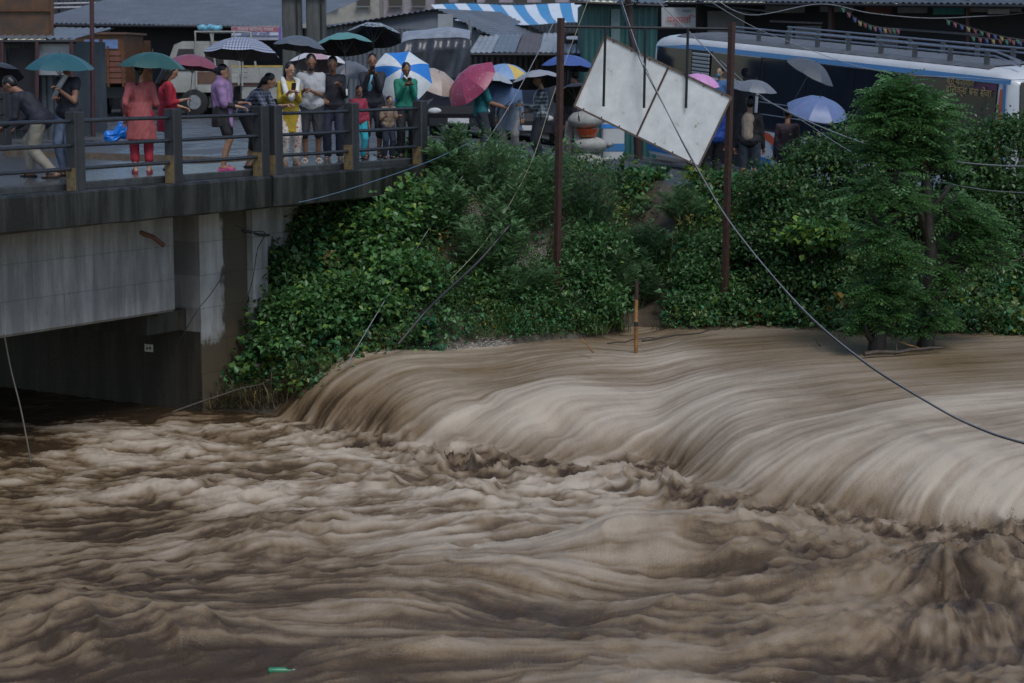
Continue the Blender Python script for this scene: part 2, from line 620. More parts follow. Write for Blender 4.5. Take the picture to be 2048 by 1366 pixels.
    # the reaches beyond: downstream, upstream and towards the camera
    q = MB()
    zl, zu = Z_LOW - 0.12, Z_UP - 0.1
    def sheet(xa, xb, ya, yb, z):
        nx_, ny_ = 12, 12
        vs_ = [(xa + (xb - xa) * i / nx_, ya + (yb - ya) * j / ny_, z + .05 * math.sin(i * 2.1 + j * 1.7)) for j in range(ny_ + 1) for i in range(nx_ + 1)]
        q.add(vs_, [(j * (nx_ + 1) + i, j * (nx_ + 1) + i + 1, (j + 1) * (nx_ + 1) + i + 1, (j + 1) * (nx_ + 1) + i) for j in range(ny_) for i in range(nx_)])
    sheet(-80, -10.9, -10, 60, zl)
    sheet(-10.9, 80, -10, 14.1, zl)
    sheet(10.9, 80, 14.1, 24, zl)
    sheet(10.9, 80, 24, 34, zu)
    sheet(-10.9, -3.4, 36.9, 60, zl)
    tag(q.build('river_reach', m), kind='structure')


river()


# ---- bridge
def concrete(name, col, dark, streak=1.0, wet=0.45, band=None, tide=None, boards=False):
    m = bpy.data.materials.new(name)
    m.use_nodes = True
    n, l = nt(m)
    b = n['Principled BSDF']
    tc = n.new('ShaderNodeTexCoord')
    def noise(sc, mapsc, det=7, rough=.65):
        mp = n.new('ShaderNodeMapping')
        mp.inputs['Scale'].default_value = mapsc
        l.new(tc.outputs['Object'], mp.inputs['Vector'])
        z = n.new('ShaderNodeTexNoise')
        z.inputs['Scale'].default_value = sc
        z.inputs['Detail'].default_value = det
        z.inputs['Roughness'].default_value = rough
        l.new(mp.outputs[0], z.inputs['Vector'])
        return z.outputs['Fac']
    def ramp(f, a, b_, c0, c1):
        r = n.new('ShaderNodeValToRGB')
        r.color_ramp.elements[0].position = a
        r.color_ramp.elements[1].position = b_
        r.color_ramp.elements[0].color = (*c0, 1)
        r.color_ramp.elements[1].color = (*c1, 1)
        l.new(f, r.inputs['Fac'])
        return r.outputs['Color']
    base = ramp(noise(1.6, (1, 1, 1)), .3, .7, tuple(c * .8 for c in col), tuple(c * 1.15 for c in col))
    st = ramp(noise(2.2, (2.2, 2.2, .22)), .44, .62, (1, 1, 1), (0, 0, 0))
    mx = n.new('ShaderNodeMix')
    mx.data_type = 'RGBA'
    ml = n.new('ShaderNodeMath')
    ml.operation = 'MULTIPLY'
    ml.inputs[1].default_value = streak
    l.new(st, ml.inputs[0])
    l.new(ml.outputs[0], mx.inputs['Factor'])
    l.new(base, mx.inputs['A'])
    mx.inputs['B'].default_value = (*dark, 1)
    out = mx.outputs['Result']
    if band:                                                      # rain-washed brown band with a ragged edge, in metres along the bridge
        sx = n.new('ShaderNodeSeparateXYZ')
        l.new(tc.outputs['Object'], sx.inputs[0])
        ad = n.new('ShaderNodeMath')
        ad.operation = 'MULTIPLY_ADD'
        ad.inputs[1].default_value = 0.5
        l.new(noise(3.0, (1.5, 1.5, .5)), ad.inputs[0])
        l.new(sx.outputs['X'], ad.inputs[2])
        for a_, b_ in band:
            g1 = n.new('ShaderNodeMapRange')
            g1.inputs['From Min'].default_value = a_ + .25 - .03
            g1.inputs['From Max'].default_value = a_ + .25 + .03
            l.new(ad.outputs[0], g1.inputs['Value'])
            g2 = n.new('ShaderNodeMapRange')
            g2.inputs['From Min'].default_value = b_ + .25 + .03
            g2.inputs['From Max'].default_value = b_ + .25 - .03
            l.new(ad.outputs[0], g2.inputs['Value'])
            mm = n.new('ShaderNodeMath')
            mm.operation = 'MULTIPLY'
            l.new(g1.outputs[0], mm.inputs[0])
            l.new(g2.outputs[0], mm.inputs[1])
            m3 = n.new('ShaderNodeMix')
            m3.data_type = 'RGBA'
            l.new(mm.outputs[0], m3.inputs['Factor'])
            l.new(out, m3.inputs['A'])
            m3.inputs['B'].default_value = (.075, .062, .042, 1)
            out = m3.outputs['Result']
    if tide is not None:                                          # silt left by the flood below a ragged line
        sz = n.new('ShaderNodeSeparateXYZ')
        l.new(tc.outputs['Object'], sz.inputs[0])
        az = n.new('ShaderNodeMath')
        az.operation = 'MULTIPLY_ADD'
        az.inputs[1].default_value = 1.1
        l.new(noise(2.4, (1.6, 1.6, .5)), az.inputs[0])
        l.new(sz.outputs['Z'], az.inputs[2])
        gz_ = n.new('ShaderNodeMapRange')
        gz_.inputs['From Min'].default_value = tide + .55 + .08
        gz_.inputs['From Max'].default_value = tide + .55 - .08
        l.new(az.outputs[0], gz_.inputs['Value'])
        m4 = n.new('ShaderNodeMix')
        m4.data_type = 'RGBA'
        l.new(gz_.outputs[0], m4.inputs['Factor'])
        l.new(out, m4.inputs['A'])
        m4.inputs['B'].default_value = (.10, .078, .05, 1)
        out = m4.outputs['Result']
    sp = ramp(noise(24, (1, 1, 1), 4), .62, .72, (1, 1, 1), (.55, .52, .47))
    mu = n.new('ShaderNodeMix')
    mu.data_type = 'RGBA'
    mu.blend_type = 'MULTIPLY'
    mu.inputs['Factor'].default_value = .8
    l.new(out, mu.inputs['A'])
    l.new(sp, mu.inputs['B'])
    l.new(mu.outputs['Result'], b.inputs['Base Color'])
    b.inputs['Roughness'].default_value = wet
    bp = n.new('ShaderNodeBump')
    bp.inputs['Strength'].default_value = .5
    bp.inputs['Distance'].default_value = .015
    hgt = noise(14, (1, 1, 1), 8, .7)
    if boards:                                                    # print of the shuttering boards
        sb = n.new('ShaderNodeSeparateXYZ')
        cb = n.new('ShaderNodeCombineXYZ')
        l.new(tc.outputs['Object'], sb.inputs[0])
        l.new(sb.outputs['X'], cb.inputs['X'])
        l.new(sb.outputs['Z'], cb.inputs['Y'])
        br = n.new('ShaderNodeTexBrick')
        br.inputs['Scale'].default_value = 1.0
        br.inputs['Brick Width'].default_value = 1.22
        br.inputs['Row Height'].default_value = .52
        br.inputs['Mortar Size'].default_value = .009
        br.inputs['Color1'].default_value = (1, 1, 1, 1)
        br.inputs['Color2'].default_value = (.86, .86, .86, 1)
        br.inputs['Mortar'].default_value = (.45, .44, .42, 1)
        l.new(cb.outputs[0], br.inputs['Vector'])
        m5 = n.new('ShaderNodeMix')
        m5.data_type = 'RGBA'
        m5.blend_type = 'MULTIPLY'
        m5.inputs['Factor'].default_value = .55
        l.new(mu.outputs['Result'], m5.inputs['A'])
        l.new(br.outputs['Color'], m5.inputs['B'])
        l.new(m5.outputs['Result'], b.inputs['Base Color'])
    l.new(hgt, bp.inputs['Height'])
    l.new(bp.outputs[0], b.inputs['Normal'])
    return m


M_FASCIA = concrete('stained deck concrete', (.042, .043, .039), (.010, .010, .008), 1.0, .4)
M_GIRDER = concrete('girder concrete', (.36, .365, .36), (.12, .12, .11), .6, .5, boards=True)
M_ABUT = concrete('abutment concrete', (.46, .46, .45), (.14, .125, .10), .45, .5, band=((.52, 1.6),), tide=-2.55, boards=True)
M_ABUTSHADE = concrete('shade darkened abutment concrete', (.055, .048, .036), (.02, .018, .014), .8, .5)  # darker copy of the abutment concrete, under-deck shade put into its colour
M_WING = concrete('wing wall concrete', (.36, .37, .365), (.15, .15, .135), .6, .5, tide=-2.9, boards=True)
M_DECK = concrete('wet walkway concrete', (.10, .105, .11), (.04, .04, .04), .5, .13)

bridge = empty('road_bridge', BO, B_ANG)
tag(bridge, 'grey concrete road bridge with stained deck edge above the flooded river', 'bridge')
U_JOINT = b_u(545, 370, -.14)


def slab(u0, u1, name):
    q = MB()
    segs = max(2, int((u1 - u0) / .5))
    rnd = random.Random(int(u0 * 10))
    prof = [(-.14, -.03), (-.12, .0), (.45, .012), (.45, -.5), (-.08, -.5), (-.14, -.47)]
    vs, fs = [], []
    for i in range(segs + 1):
        u = u0 + (u1 - u0) * i / segs
        for k, (w, z) in enumerate(prof):
            j = rnd.uniform(-.012, .012)
            vs.append((u, w + j * (k in (0, 5, 4)), z + j * .7 * (k in (0, 1, 4, 5))))
    n = len(prof)
    for i in range(segs):
        fs += [(i * n + k, i * n + (k + 1) % n, (i + 1) * n + (k + 1) % n, (i + 1) * n + k) for k in range(n)]
    fs += [tuple(range(n)), tuple(segs * n + k for k in range(n - 1, -1, -1))]
    q.add(vs, fs)
    return q.build(name, M_FASCIA, bridge)


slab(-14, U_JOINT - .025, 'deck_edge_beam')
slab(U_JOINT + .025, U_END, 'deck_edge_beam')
MB().bevbox(-14, U_END + .02, .17, 1.9, -.35, .10, .02).build('walkway', M_DECK, bridge)
MB().box(-14, U_END + .02, 1.9, 10.4, -.35, -.14).build('carriageway', mat('wet asphalt', (.06, .062, .066), .25, scale=2, bump=.2, bscale=60), bridge)
MB().box(-14, U_END + .02, 10.4, 12.4, -.35, -.008).build('walkway', M_DECK, bridge)
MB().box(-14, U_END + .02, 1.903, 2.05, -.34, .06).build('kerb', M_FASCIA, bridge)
for k, w in enumerate((GIRDER_W, 3.9, 7.2, 10.6)):
    q = MB()
    q.prism([(w, -.502), (w + .5, -.502), (w + .5, -2.06), (w + .04, -2.06), (w, -2.02)], -14, 2.92, 'x')
    q.build('girder', M_GIRDER, bridge)
q = MB()
q.box(ABUT_U, ABUT_U + 1.13, GIRDER_W, 12.0, -6.4, -.503)
ab = q.build('abutment', [M_ABUT], bridge)
ab.data.transform(Matrix.Translation((-ABUT_U, 0, 0)))
ab.location.x = ABUT_U
# front of the abutment: thin sheet with the shade below the girders painted in
MB().box(ABUT_U - .012, ABUT_U - .002, GIRDER_W + .01, 11.9, -6.4, -2.45).build('abutment_shade_face', M_ABUTSHADE, bridge)
MB().box(2.6, ABUT_U, GIRDER_W + .3, 11.8, -2.42, -2.10).build('bearing_shelf', M_ABUTSHADE, bridge)
for w in (GIRDER_W + .25, 4.15, 7.45, 10.85):
    MB().box(2.62, 2.9, w - .18, w + .18, -2.1, -2.06).build('bearing', mat('bearing rubber', (.03, .03, .03)), bridge)
MB().box(ABUT_U + 1.135, ABUT_U + 1.5, GIRDER_W - .12, GIRDER_W + .5, -6.4, -.504).build('pilaster', M_WING, bridge)
MB().box(ABUT_U + 1.5, 12.5, GIRDER_W + .10, GIRDER_W + .5, -6.4, -.505).build('wing_wall', M_WING, bridge)
MB().tube([(2.2, GIRDER_W + .02, -.78), (2.35, GIRDER_W - .12, -.86), (2.5, GIRDER_W - .2, -1.0)], .035).build('drain_pipe', mat('rusty pipe', (.12, .05, .03), .6), bridge)
# clamp and loose wire on the abutment
MB().tube([P(488, 452, 31.0) and Matrix.Identity(3) @ Vector((4.52, GIRDER_W - .03, -.92)), (4.75, GIRDER_W - .16, -1.0), (5.0, GIRDER_W - .16, -1.03)], .02).build('wire_bracket', mat('bracket', (.03, .03, .03)), bridge)

# ---- railing
M_POST = concrete('railing post concrete', (.042, .045, .05), (.018, .019, .022), .7, .35)
M_YEL = mat('worn yellow paint on concrete', (.30, .20, .06), .6, scale=14, col2=(.09, .08, .07), bump=.3)
M_RAIL = mat('wet painted steel pipe', (.045, .05, .06), .22, scale=12, metal=.3, spec=.6)


def railing(w, us, name, label, near=True):
    r = empty(name, BO + BN * w, B_ANG)
    tag(r, label, 'railing')
    for u in us:
        q = MB()
        q.bevbox(u - .095, u + .095, -.10, .10, -.02, 1.08, .015)
        p = q.build('railing_post', M_POST, r)
        if near:
            s = MB()
            s.box(u - .106, u - .0965, -.085, .085, .0, .30 + .2 * random.random())
            s.build('paint_band', M_YEL, p)
    for a, b in zip(us[:-1], us[1:]):
        if b - a < .6:
            continue
        for z in (.30, .62, .95):
            MB().tube([(a + .09, .0, z), ((a + b) / 2, .0, z + random.uniform(-.006, .006)), (b - .09, .0, z)], .029, 10).build('rail', M_RAIL, r, smooth=40)
    return r


post_px = [(-48, 300), (151, 300), (347, 290), (522, 280), (549, 280), (703, 270), (840, 265)]
post_us = [b_u(px, py, 0) for px, py in post_px]
post_us = [post_us[0] - 4.0, post_us[0] - 2.0] + post_us
railing(0, post_us, 'bridge_railing', 'dark three pipe railing with square concrete posts on the near bridge edge')
railing(12.15, [-6 + 2.0 * i for i in range(9)], 'bridge_railing', 'dark pipe railing along the far side of the bridge', near=False)

# ------------------------------------------------------------------ plants
def leaf_material(name, c1, c2, rough=.34, trans=.38):
    m = mat(name, c1, rough, scale=2.2, col2=c2, attr='tint', spec=.45)
    n, l = nt(m)
    b = n['Principled BSDF']
    out = n['Material Output']
    tr = n.new('ShaderNodeBsdfTranslucent')
    src = b.inputs['Base Color'].links[0].from_socket
    l.new(src, tr.inputs['Color'])
    mx = n.new('ShaderNodeMixShader')
    mx.inputs[0].default_value = trans
    l.new(b.outputs[0], mx.inputs[1])
    l.new(tr.outputs[0], mx.inputs[2])
    l.new(mx.outputs[0], out.inputs['Surface'])
    return m


L_BROAD = leaf_material('broad leaves', (.105, .225, .068), (.054, .13, .046))
L_VINE = leaf_material('vine leaves', (.12, .26, .075), (.06, .155, .055))
L_FEATH = leaf_material('feathery leaves', (.145, .28, .115), (.08, .175, .075))
L_DARK = leaf_material('lantana leaves', (.082, .17, .054), (.043, .105, .038))
L_TREE = leaf_material('tree leaflets', (.12, .26, .085), (.066, .16, .058))
L_GRASS = leaf_material('grass blades', (.085, .17, .045), (.04, .095, .03))
L_DEAD = leaf_material('dead matted grass', (.17, .14, .07), (.06, .06, .03), .6, .1)
M_BARK = mat('wet bark', (.035, .028, .022), .6, scale=9, bump=.9, bscale=28, stretch=(1, 1, .35))
M_TWIG = mat('green stem', (.06, .075, .035), .6, scale=12)
M_BLOSSOM = mat('small pink and orange blossoms', (.55, .26, .16), .6, scale=3, col2=(.5, .2, .25))


def unit(a):
    return a / (np.linalg.norm(a, axis=-1, keepdims=True) + 1e-9)


def leaf_arrays(pos, ax, up, ln, wd, rng, fold=.25):
    """diamond leaves folded on the midrib, drooping at the tip"""
    ax = unit(ax)
    sd = unit(np.cross(ax, up))
    nm = np.cross(sd, ax)
    ln = ln[:, None]
    wd = wd[:, None]
    v0 = pos
    vm = pos + ax * ln * .45
    v1 = vm + sd * wd * .5 + nm * wd * fold
    v3 = vm - sd * wd * .5 + nm * wd * fold
    v2 = pos + ax * ln - nm * ln * .12
    V = np.stack([v0, v1, v2, v3], 1).reshape(-1, 3)
    k = np.arange(len(pos))[:, None] * 4
    F = np.concatenate([k + np.array([[0, 1, 2]]), k + np.array([[0, 2, 3]])], 0)
    return V, F


def tints(rng, n, yellow=.05, spread=.22, rep=4):
    b = np.clip(1 + spread * rng.standard_normal(n), .45, 1.7)
    c = np.stack([b, b, b], 1)
    y = rng.random(n) < yellow
    c[y] *= np.array([2.2, 1.55, .8])
    return np.repeat(c, rep, 0)


def off_deck(p):
    """false for leaves that would grow through the bridge deck"""
    qx, qy = p[:, 0] - BO.x, p[:, 1] - BO.y
    u = qx * BD.x + qy * BD.y
    w = qx * BN.x + qy * BN.y
    return ~((w > -.22) & (u < U_END + .06) & (p[:, 2] > -.6))


def crop_ground(p, lift=.02):
    g = ground_z(p[:, 0], p[:, 1])
    p[:, 2] = np.maximum(p[:, 2], g + lift)
    return p


def broad_cloud(blobs, n_twigs, per, ln, seed, squash=1.0, spread=.13, shell=.72):
    """leaf clumps on twigs through a lumpy volume; returns leaf centres, axes, twig starts and tips"""
    rng = np.random.default_rng(seed)
    bl = np.array([[*c, *r] for c, r in blobs], float)
    vol = bl[:, 3] * bl[:, 4] * bl[:, 5]
    wts = vol ** .67
    wi = rng.choice(len(bl), n_twigs, p=wts / wts.sum())
    d = unit(rng.standard_normal((n_twigs, 3)))
    d[:, 2] = np.where(d[:, 2] < -.25, -d[:, 2], d[:, 2])
    rad = (shell + (1.05 - shell) * rng.random((n_twigs, 1)) ** .7) * (1 + .10 * rng.standard_normal((n_twigs, 1)))
    tip = bl[wi, :3] + d * bl[wi, 3:] * rad
    out = unit(d / bl[wi, 3:])
    pos = np.repeat(tip, per, 0)
    o2 = np.repeat(out, per, 0)
    along = rng.random((len(pos), 1))
    pos = pos + rng.standard_normal(pos.shape) * spread * np.array([1, 1, .75]) - o2 * along * spread * 1.2
    ax = unit(o2 * .6 + rng.standard_normal(pos.shape) * .55 + np.array([0, 0, -.15]))
    up = unit(o2 * .5 + np.array([0, 0, 1.0]) + rng.standard_normal(pos.shape) * .35)
    L = ln * (.6 + .7 * rng.random(len(pos)))
    return rng, pos, ax, up, L, tip, bl[wi, :3], wi


def bush(name, label, blobs, n_twigs, per, ln, m, seed, ratio=.62, yellow=.05, blossoms=0, group=None, stems=10, base=None, spread=.13, cat='bush'):
    blobs = [(Vector(c), r if hasattr(r, '__len__') else (r, r, r)) for c, r in blobs]
    lowest = min(blobs, key=lambda q: q[0].z - q[1][2])
    b0 = Vector(base) if base else Vector((lowest[0].x, lowest[0].y, float(ground_z(lowest[0].x, lowest[0].y))))
    e = tag(empty(name, b0), label, cat, group)
    rng, pos, ax, up, L, tip, cen, wi = broad_cloud(blobs, n_twigs, per, ln, seed, spread=spread)
    g = ground_z(pos[:, 0], pos[:, 1])
    ok = off_deck(pos) & (pos[:, 2] > np.maximum(g, Z_UP if b0.x > -2 else Z_LOW) + .02)
    pos, ax, up, L = pos[ok], ax[ok], up[ok], L[ok]
    V, F = leaf_arrays(pos, ax, up, L, L * ratio, rng)
    np_mesh('foliage', V - np.array(b0), F, m, e, attrs={'tint': tints(rng, len(pos), yellow)})
    q = MB()
    pick = rng.choice(len(tip), min(len(tip), stems * 6), replace=False)
    for k, i in enumerate(pick):
        a = b0 + Vector((rng.normal() * .12, rng.normal() * .12, -.05))
        t = Vector(tip[i])
        c = Vector(cen[i])
        midp = a.lerp(t, .5) * .5 + c * .5
        q.tube([a - b0, midp - b0, t - b0], [.018, .011, .004], 5)
    if stems:
        q.build('stem', M_TWIG, e)
    if blossoms:
        kk = rng.choice(len(pos), blossoms)
        pp = pos[kk] + unit(ax[kk]) * L[kk, None] * .5 + rng.standard_normal((blossoms, 3)) * .02
        q = MB()
        for p in pp:
            r = rng.uniform(.010, .022)
            q.ball(Vector(p) - b0, (r, r, r * .7), 5, 4)
        q.build('blossom', M_BLOSSOM, e)
    return e


def pinnate(rng, base, ax, up, length, pairs, lf, wd, droop=.35):
    """compound leaves: N rachises, each with leaflets in pairs; returns leaf arrays"""
    n = len(base)
    ax = unit(ax)
    sd = unit(np.cross(ax, up))
    nm = unit(np.cross(sd, ax))
    Vs, Fs = [], []
    P_, A_, U_, L_, W_ = [], [], [], [], []
    for i in range(pairs):
        s = (i + 1) / pairs
        p = base + ax * (length * s)[:, None] - nm * (droop * length * s * s)[:, None]
        tdir = unit(ax - nm * (2 * droop * s))
        taper = (1.0 - .45 * abs(s - .45) * 1.6)
        for sg in (1, -1):
            a = unit(sd * sg + tdir * .45 + rng.standard_normal((n, 3)) * .12 - nm * .15)
            P_.append(p)
            A_.append(a)
            U_.append(nm + rng.standard_normal((n, 3)) * .2)
            L_.append(np.full(n, lf * taper) * (.85 + .3 * rng.random(n)))
            W_.append(np.full(n, wd))
    pos, a, u = np.concatenate(P_), np.concatenate(A_), np.concatenate(U_)
    V, F = leaf_arrays(pos, a, u, np.concatenate(L_), np.concatenate(W_), rng, .12)
    b = np.clip(1 + .2 * rng.standard_normal(n), .5, 1.6)
    t = np.tile(np.stack([b * 1.02, b, b * .95], 1), (pairs * 2, 1))
    return V, F, np.repeat(t, 4, 0)


def feather_shrub(name, label, base, h, spread, n_stems, seed, m=None, lf=.034, group=None, per=20, lean=(0, 0)):
    """upright arching stems set with feathery compound leaves"""
    rng = np.random.default_rng(seed)
    base = Vector(base)
    e = tag(empty(name, base), label, 'shrub', group)
    B, A, Ln = [], [], []
    q = MB()
    for _ in range(n_stems):
        an = rng.uniform(0, 2 * math.pi)
        sp = spread * math.sqrt(rng.random())
        hh = h * rng.uniform(.55, 1.05) * (1 - .35 * (sp / spread) ** 2)
        tip = Vector((math.cos(an) * sp + lean[0], math.sin(an) * sp * .8 + lean[1], hh))
        st = Vector((math.cos(an) * sp * .25, math.sin(an) * sp * .25, 0))
        mid = st.lerp(tip, .55) + Vector((0, 0, hh * .12)) - Vector((math.cos(an), math.sin(an), 0)) * sp * .12
        pts = []
        for k in range(7):
            s = k / 6
            p = st * (1 - s) ** 2 + mid * 2 * s * (1 - s) + tip * s * s
            pts.append(p)
        q.tube(pts, [.010 * (1 - .8 * k / 6) + .001 for k in range(7)], 4, False)
        for k in range(per):
            s = .25 + .75 * (k + rng.random()) / per
            p = st * (1 - s) ** 2 + mid * 2 * s * (1 - s) + tip * s * s
            t = ((mid - st) * (1 - s) + (tip - mid) * s).normalized()
            ph = k * 2.4 + rng.random()
            o = Vector((math.cos(ph), math.sin(ph), .25))
            B.append(p)
            A.append(o * .8 + t * .7)
            Ln.append(rng.uniform(.12, .24) * (1.1 - .4 * s))
    B, A, Ln = np.array(B), np.array(A), np.array(Ln)
    V, F, T = pinnate(rng, B, A, np.tile([0, 0, 1.0], (len(B), 1)) + rng.standard_normal(B.shape) * .3, Ln, 8, lf, lf * .36)
    np_mesh('foliage', V, F, m or L_FEATH, e, attrs={'tint': T})
    q.build('stem', M_TWIG, e)
    return e


def PG(px, py):
    """where a line of sight meets the ground"""
    for d in np.arange(26, 60, .04):
        p = P(px, py, d)
        if p.z < float(ground_z(p.x, p.y)):
            return p
    return P(px, py, 60)


# ---- undergrowth over the whole bank: a mass nobody could count
def undergrowth():
    rng = np.random.default_rng(3)
    n = 7600
    x = rng.uniform(-4.7, 15, n)
    v = rng.uniform(-.14, 4.2, n)
    y = np.interp(x, bank_x, bank_y) + v
    path_c = 2.05 + .28 * v + .1 * np.sin(v * 3)
    on_path = np.abs(x - path_c) < (.55 - .06 * v)
    w = (x - BO.x) * BN.x + (y - BO.y) * BN.y
    z = ground_z(x, y)
    z = np.where((x > -1.0) & (v < .1), np.maximum(z, Z_UP - .02), z)
    keep = ~on_path & (w < GIRDER_W - .05) & (z > -3.7) & ((x > -3.4) | (v > .35))
    x, y, z = x[keep], y[keep], z[keep]
    per = 22
    n = len(x)
    tall = rng.uniform(.12, .5, n) * (1 - .4 * np.exp(-((x - 2.6) / 1.2) ** 2)) * np.where(rng.random(n) < .1, 1.7, 1)
    pos = np.repeat(np.stack([x, y, z], 1), per, 0)
    hh = np.repeat(tall, per)
    pos[:, :2] += rng.standard_normal((len(pos), 2)) * .11
    pos[:, 2] += hh * rng.random(len(pos)) ** .7
    ax = rng.standard_normal(pos.shape) + np.array([0, -.35, .25])
    up = np.array([0, -.25, 1.0]) + rng.standard_normal(pos.shape) * .4
    fine_zone = smst(-1.6, -.6, x) * smst(2.6, 1.6, x)
    k0 = rng.random(n) - .45 * fine_zone + .25 * smst(-1.6, -2.4, x)
    kind = np.repeat(k0, per)
    base = np.where(kind < .3, .055, np.where(kind < .6, .075, np.where(kind < .85, .095, .125)))
    L = base * (.55 + .8 * rng.random(len(pos)))
    ok = off_deck(pos)
    V, F = leaf_arrays(pos, ax, up, L * ok, L * ok * np.where(kind < .3, .3, np.where(kind < .6, .6, .85)), rng)
    t = tints(rng, len(pos), .03, .26)
    hue = rng.standard_normal(n)
    bri = np.clip(1 + .34 * rng.standard_normal(n), .5, 1.9)
    pt = np.stack([bri * np.clip(1 + .30 * hue, .6, 1.9), bri, bri * np.clip(1 - .2 * hue, .5, 1.5)], 1)
    dead = rng.random(n) < .03
    pt[dead] = pt[dead] * np.array([2.4, .95, .9])
    pt = np.repeat(pt, per * 4, 0)
    o = np_mesh('undergrowth', V, F, L_BROAD, attrs={'tint': t * pt})
    tag(o, 'low mixed leafy undergrowth covering the river bank', 'undergrowth', kind='stuff')


undergrowth()


def grass(name, label, spots, seed, m=L_GRASS, per=60, hgt=(.15, .4), lay=.35, kind='stuff', cat='grass', tint=None):
    """tufts of bent blades"""
    rng = np.random.default_rng(seed)
    C = np.repeat(np.array([[*s[:3]] for s in spots]), per, 0)
    rad = np.repeat(np.array([s[3] for s in spots]), per)
    n = len(C)
    C[:, 0] += rng.standard_normal(n) * rad
    C[:, 1] += rng.standard_normal(n) * rad * .6
    a = rng.uniform(0, 2 * math.pi, n)
    h = rng.uniform(*hgt, n)
    lean = rng.random(n) * lay + .05
    d = np.stack([np.cos(a) * lean, np.sin(a) * lean, np.sqrt(np.maximum(.02, 1 - lean ** 2))], 1)
    s = np.stack([-np.sin(a), np.cos(a), np.zeros(n)], 1) * rng.uniform(.004, .009, n)[:, None]
    mid = C + d * h[:, None] * .6
    tip = mid + (d + np.array([0, 0, -.5]) + np.stack([np.cos(a), np.sin(a), 0 * a], 1) * .7) * h[:, None] * .4
    V = np.stack([C - s, C + s, mid + s * .8, mid - s * .8, tip], 1).reshape(-1, 3)
    k = np.arange(n)[:, None] * 5
    F = np.concatenate([k + np.array([[0, 1, 2]]), k + np.array([[0, 2, 3]]), k + np.array([[3, 2, 4]])])
    o = np_mesh(name, V, F, m, attrs={'tint': tints(rng, n, .05, .25, 5)})
    return tag(o, label, cat, kind=kind)


def at_px(px, py, r=.12):
    p = PG(px, py)
    return (p.x, p.y, p.z, r)


rg = random.Random(5)
grass('grass', 'long green grass along the waterline and beside the muddy path',
      [at_px(rg.uniform(1000, 1240), rg.uniform(630, 668), .14) for _ in range(26)] +
      [at_px(rg.uniform(1290, 1400), rg.uniform(480, 560), .2) for _ in range(22)] +
      [at_px(rg.uniform(1380, 1520), rg.uniform(350, 470), .2) for _ in range(26)] +
      [at_px(rg.uniform(1440, 1560), rg.uniform(622, 648), .12) for _ in range(14)], 21, per=70, hgt=(.16, .46), lay=.85)
grass('debris', 'flattened dead stalks and flood wrack caught along the bank edge',
      [at_px(x, y, .16) for x, y in ((450, 815), (480, 800), (510, 800), (540, 790), (570, 775), (600, 768), (630, 755), (660, 745), (690, 725), (715, 712),
                                     (740, 705), (770, 690), (480, 815), (530, 812), (790, 688), (620, 775), (560, 800), (650, 765), (700, 735))],
      22, L_DEAD, per=130, hgt=(.2, .5), lay=.97, cat='debris')
grass('debris', 'tangled sticks and leaves stranded beside the rusty sign post',
      [at_px(x, y, .1) for x, y in ((1390, 640), (1420, 650), (1350, 655), (1450, 655), (1330, 668), (1500, 650))],
      23, L_DEAD, per=60, hgt=(.15, .4), lay=.97, cat='debris')

# ---- shrubs of the left bank
bush('vine_heap', 'dark creeper heaped on the bank against the concrete wing wall',
     [(P(640, 470, 33.3), (.65, .5, .55)), (P(700, 420, 33.7), (.6, .5, .45)), (P(590, 560, 32.6), (.5, .5, .5)), (P(560, 640, 32.0), (.45, .4, .4))],
     520, 16, .10, L_DARK, 31, .75, spread=.15)
bush('broadleaf_bush', 'bright yellow green vine leaves on the bank below the bridge end',
     [(P(770, 450, 33.2), (.6, .5, .5)), (P(740, 520, 32.8), (.6, .5, .5)), (P(820, 420, 33.6), (.55, .5, .4)), (P(800, 560, 32.3), (.5, .4, .4))],
     520, 16, .11, L_VINE, 32, .85, yellow=.14, spread=.16)
bush('broadleaf_bush', 'leafy green bush hanging over the lip of the falls',
     [(P(615, 630, 31.7), (.55, .5, .42)), (P(700, 600, 31.9), (.55, .5, .45)), (P(560, 690, 31.4), (.35, .4, .28)), (P(660, 655, 31.6), (.4, .4, .26)), (P(760, 620, 31.9), (.35, .4, .3))],
     520, 15, .105, L_VINE, 33, .66, yellow=.05)
bush('broadleaf_bush', 'dark green bush at the water edge left of the first sign post',
     [(P(870, 600, 32.6), (.5, .5, .38)), (P(950, 590, 32.9), (.55, .5, .4)), (P(1040, 600, 33.0), (.5, .45, .36))],
     420, 16, .085, L_BROAD, 34, .6)
bush('broadleaf_bush', 'mid green bush at the foot of the first sign post beside the path',
     [(P(1150, 560, 33.4), (.5, .5, .42)), (P(1210, 610, 33.2), (.35, .4, .28)), (P(1100, 620, 32.8), (.4, .4, .25)), (P(1190, 500, 33.8), (.45, .5, .4))],
     460, 16, .085, L_BROAD, 35, .6, yellow=.03)
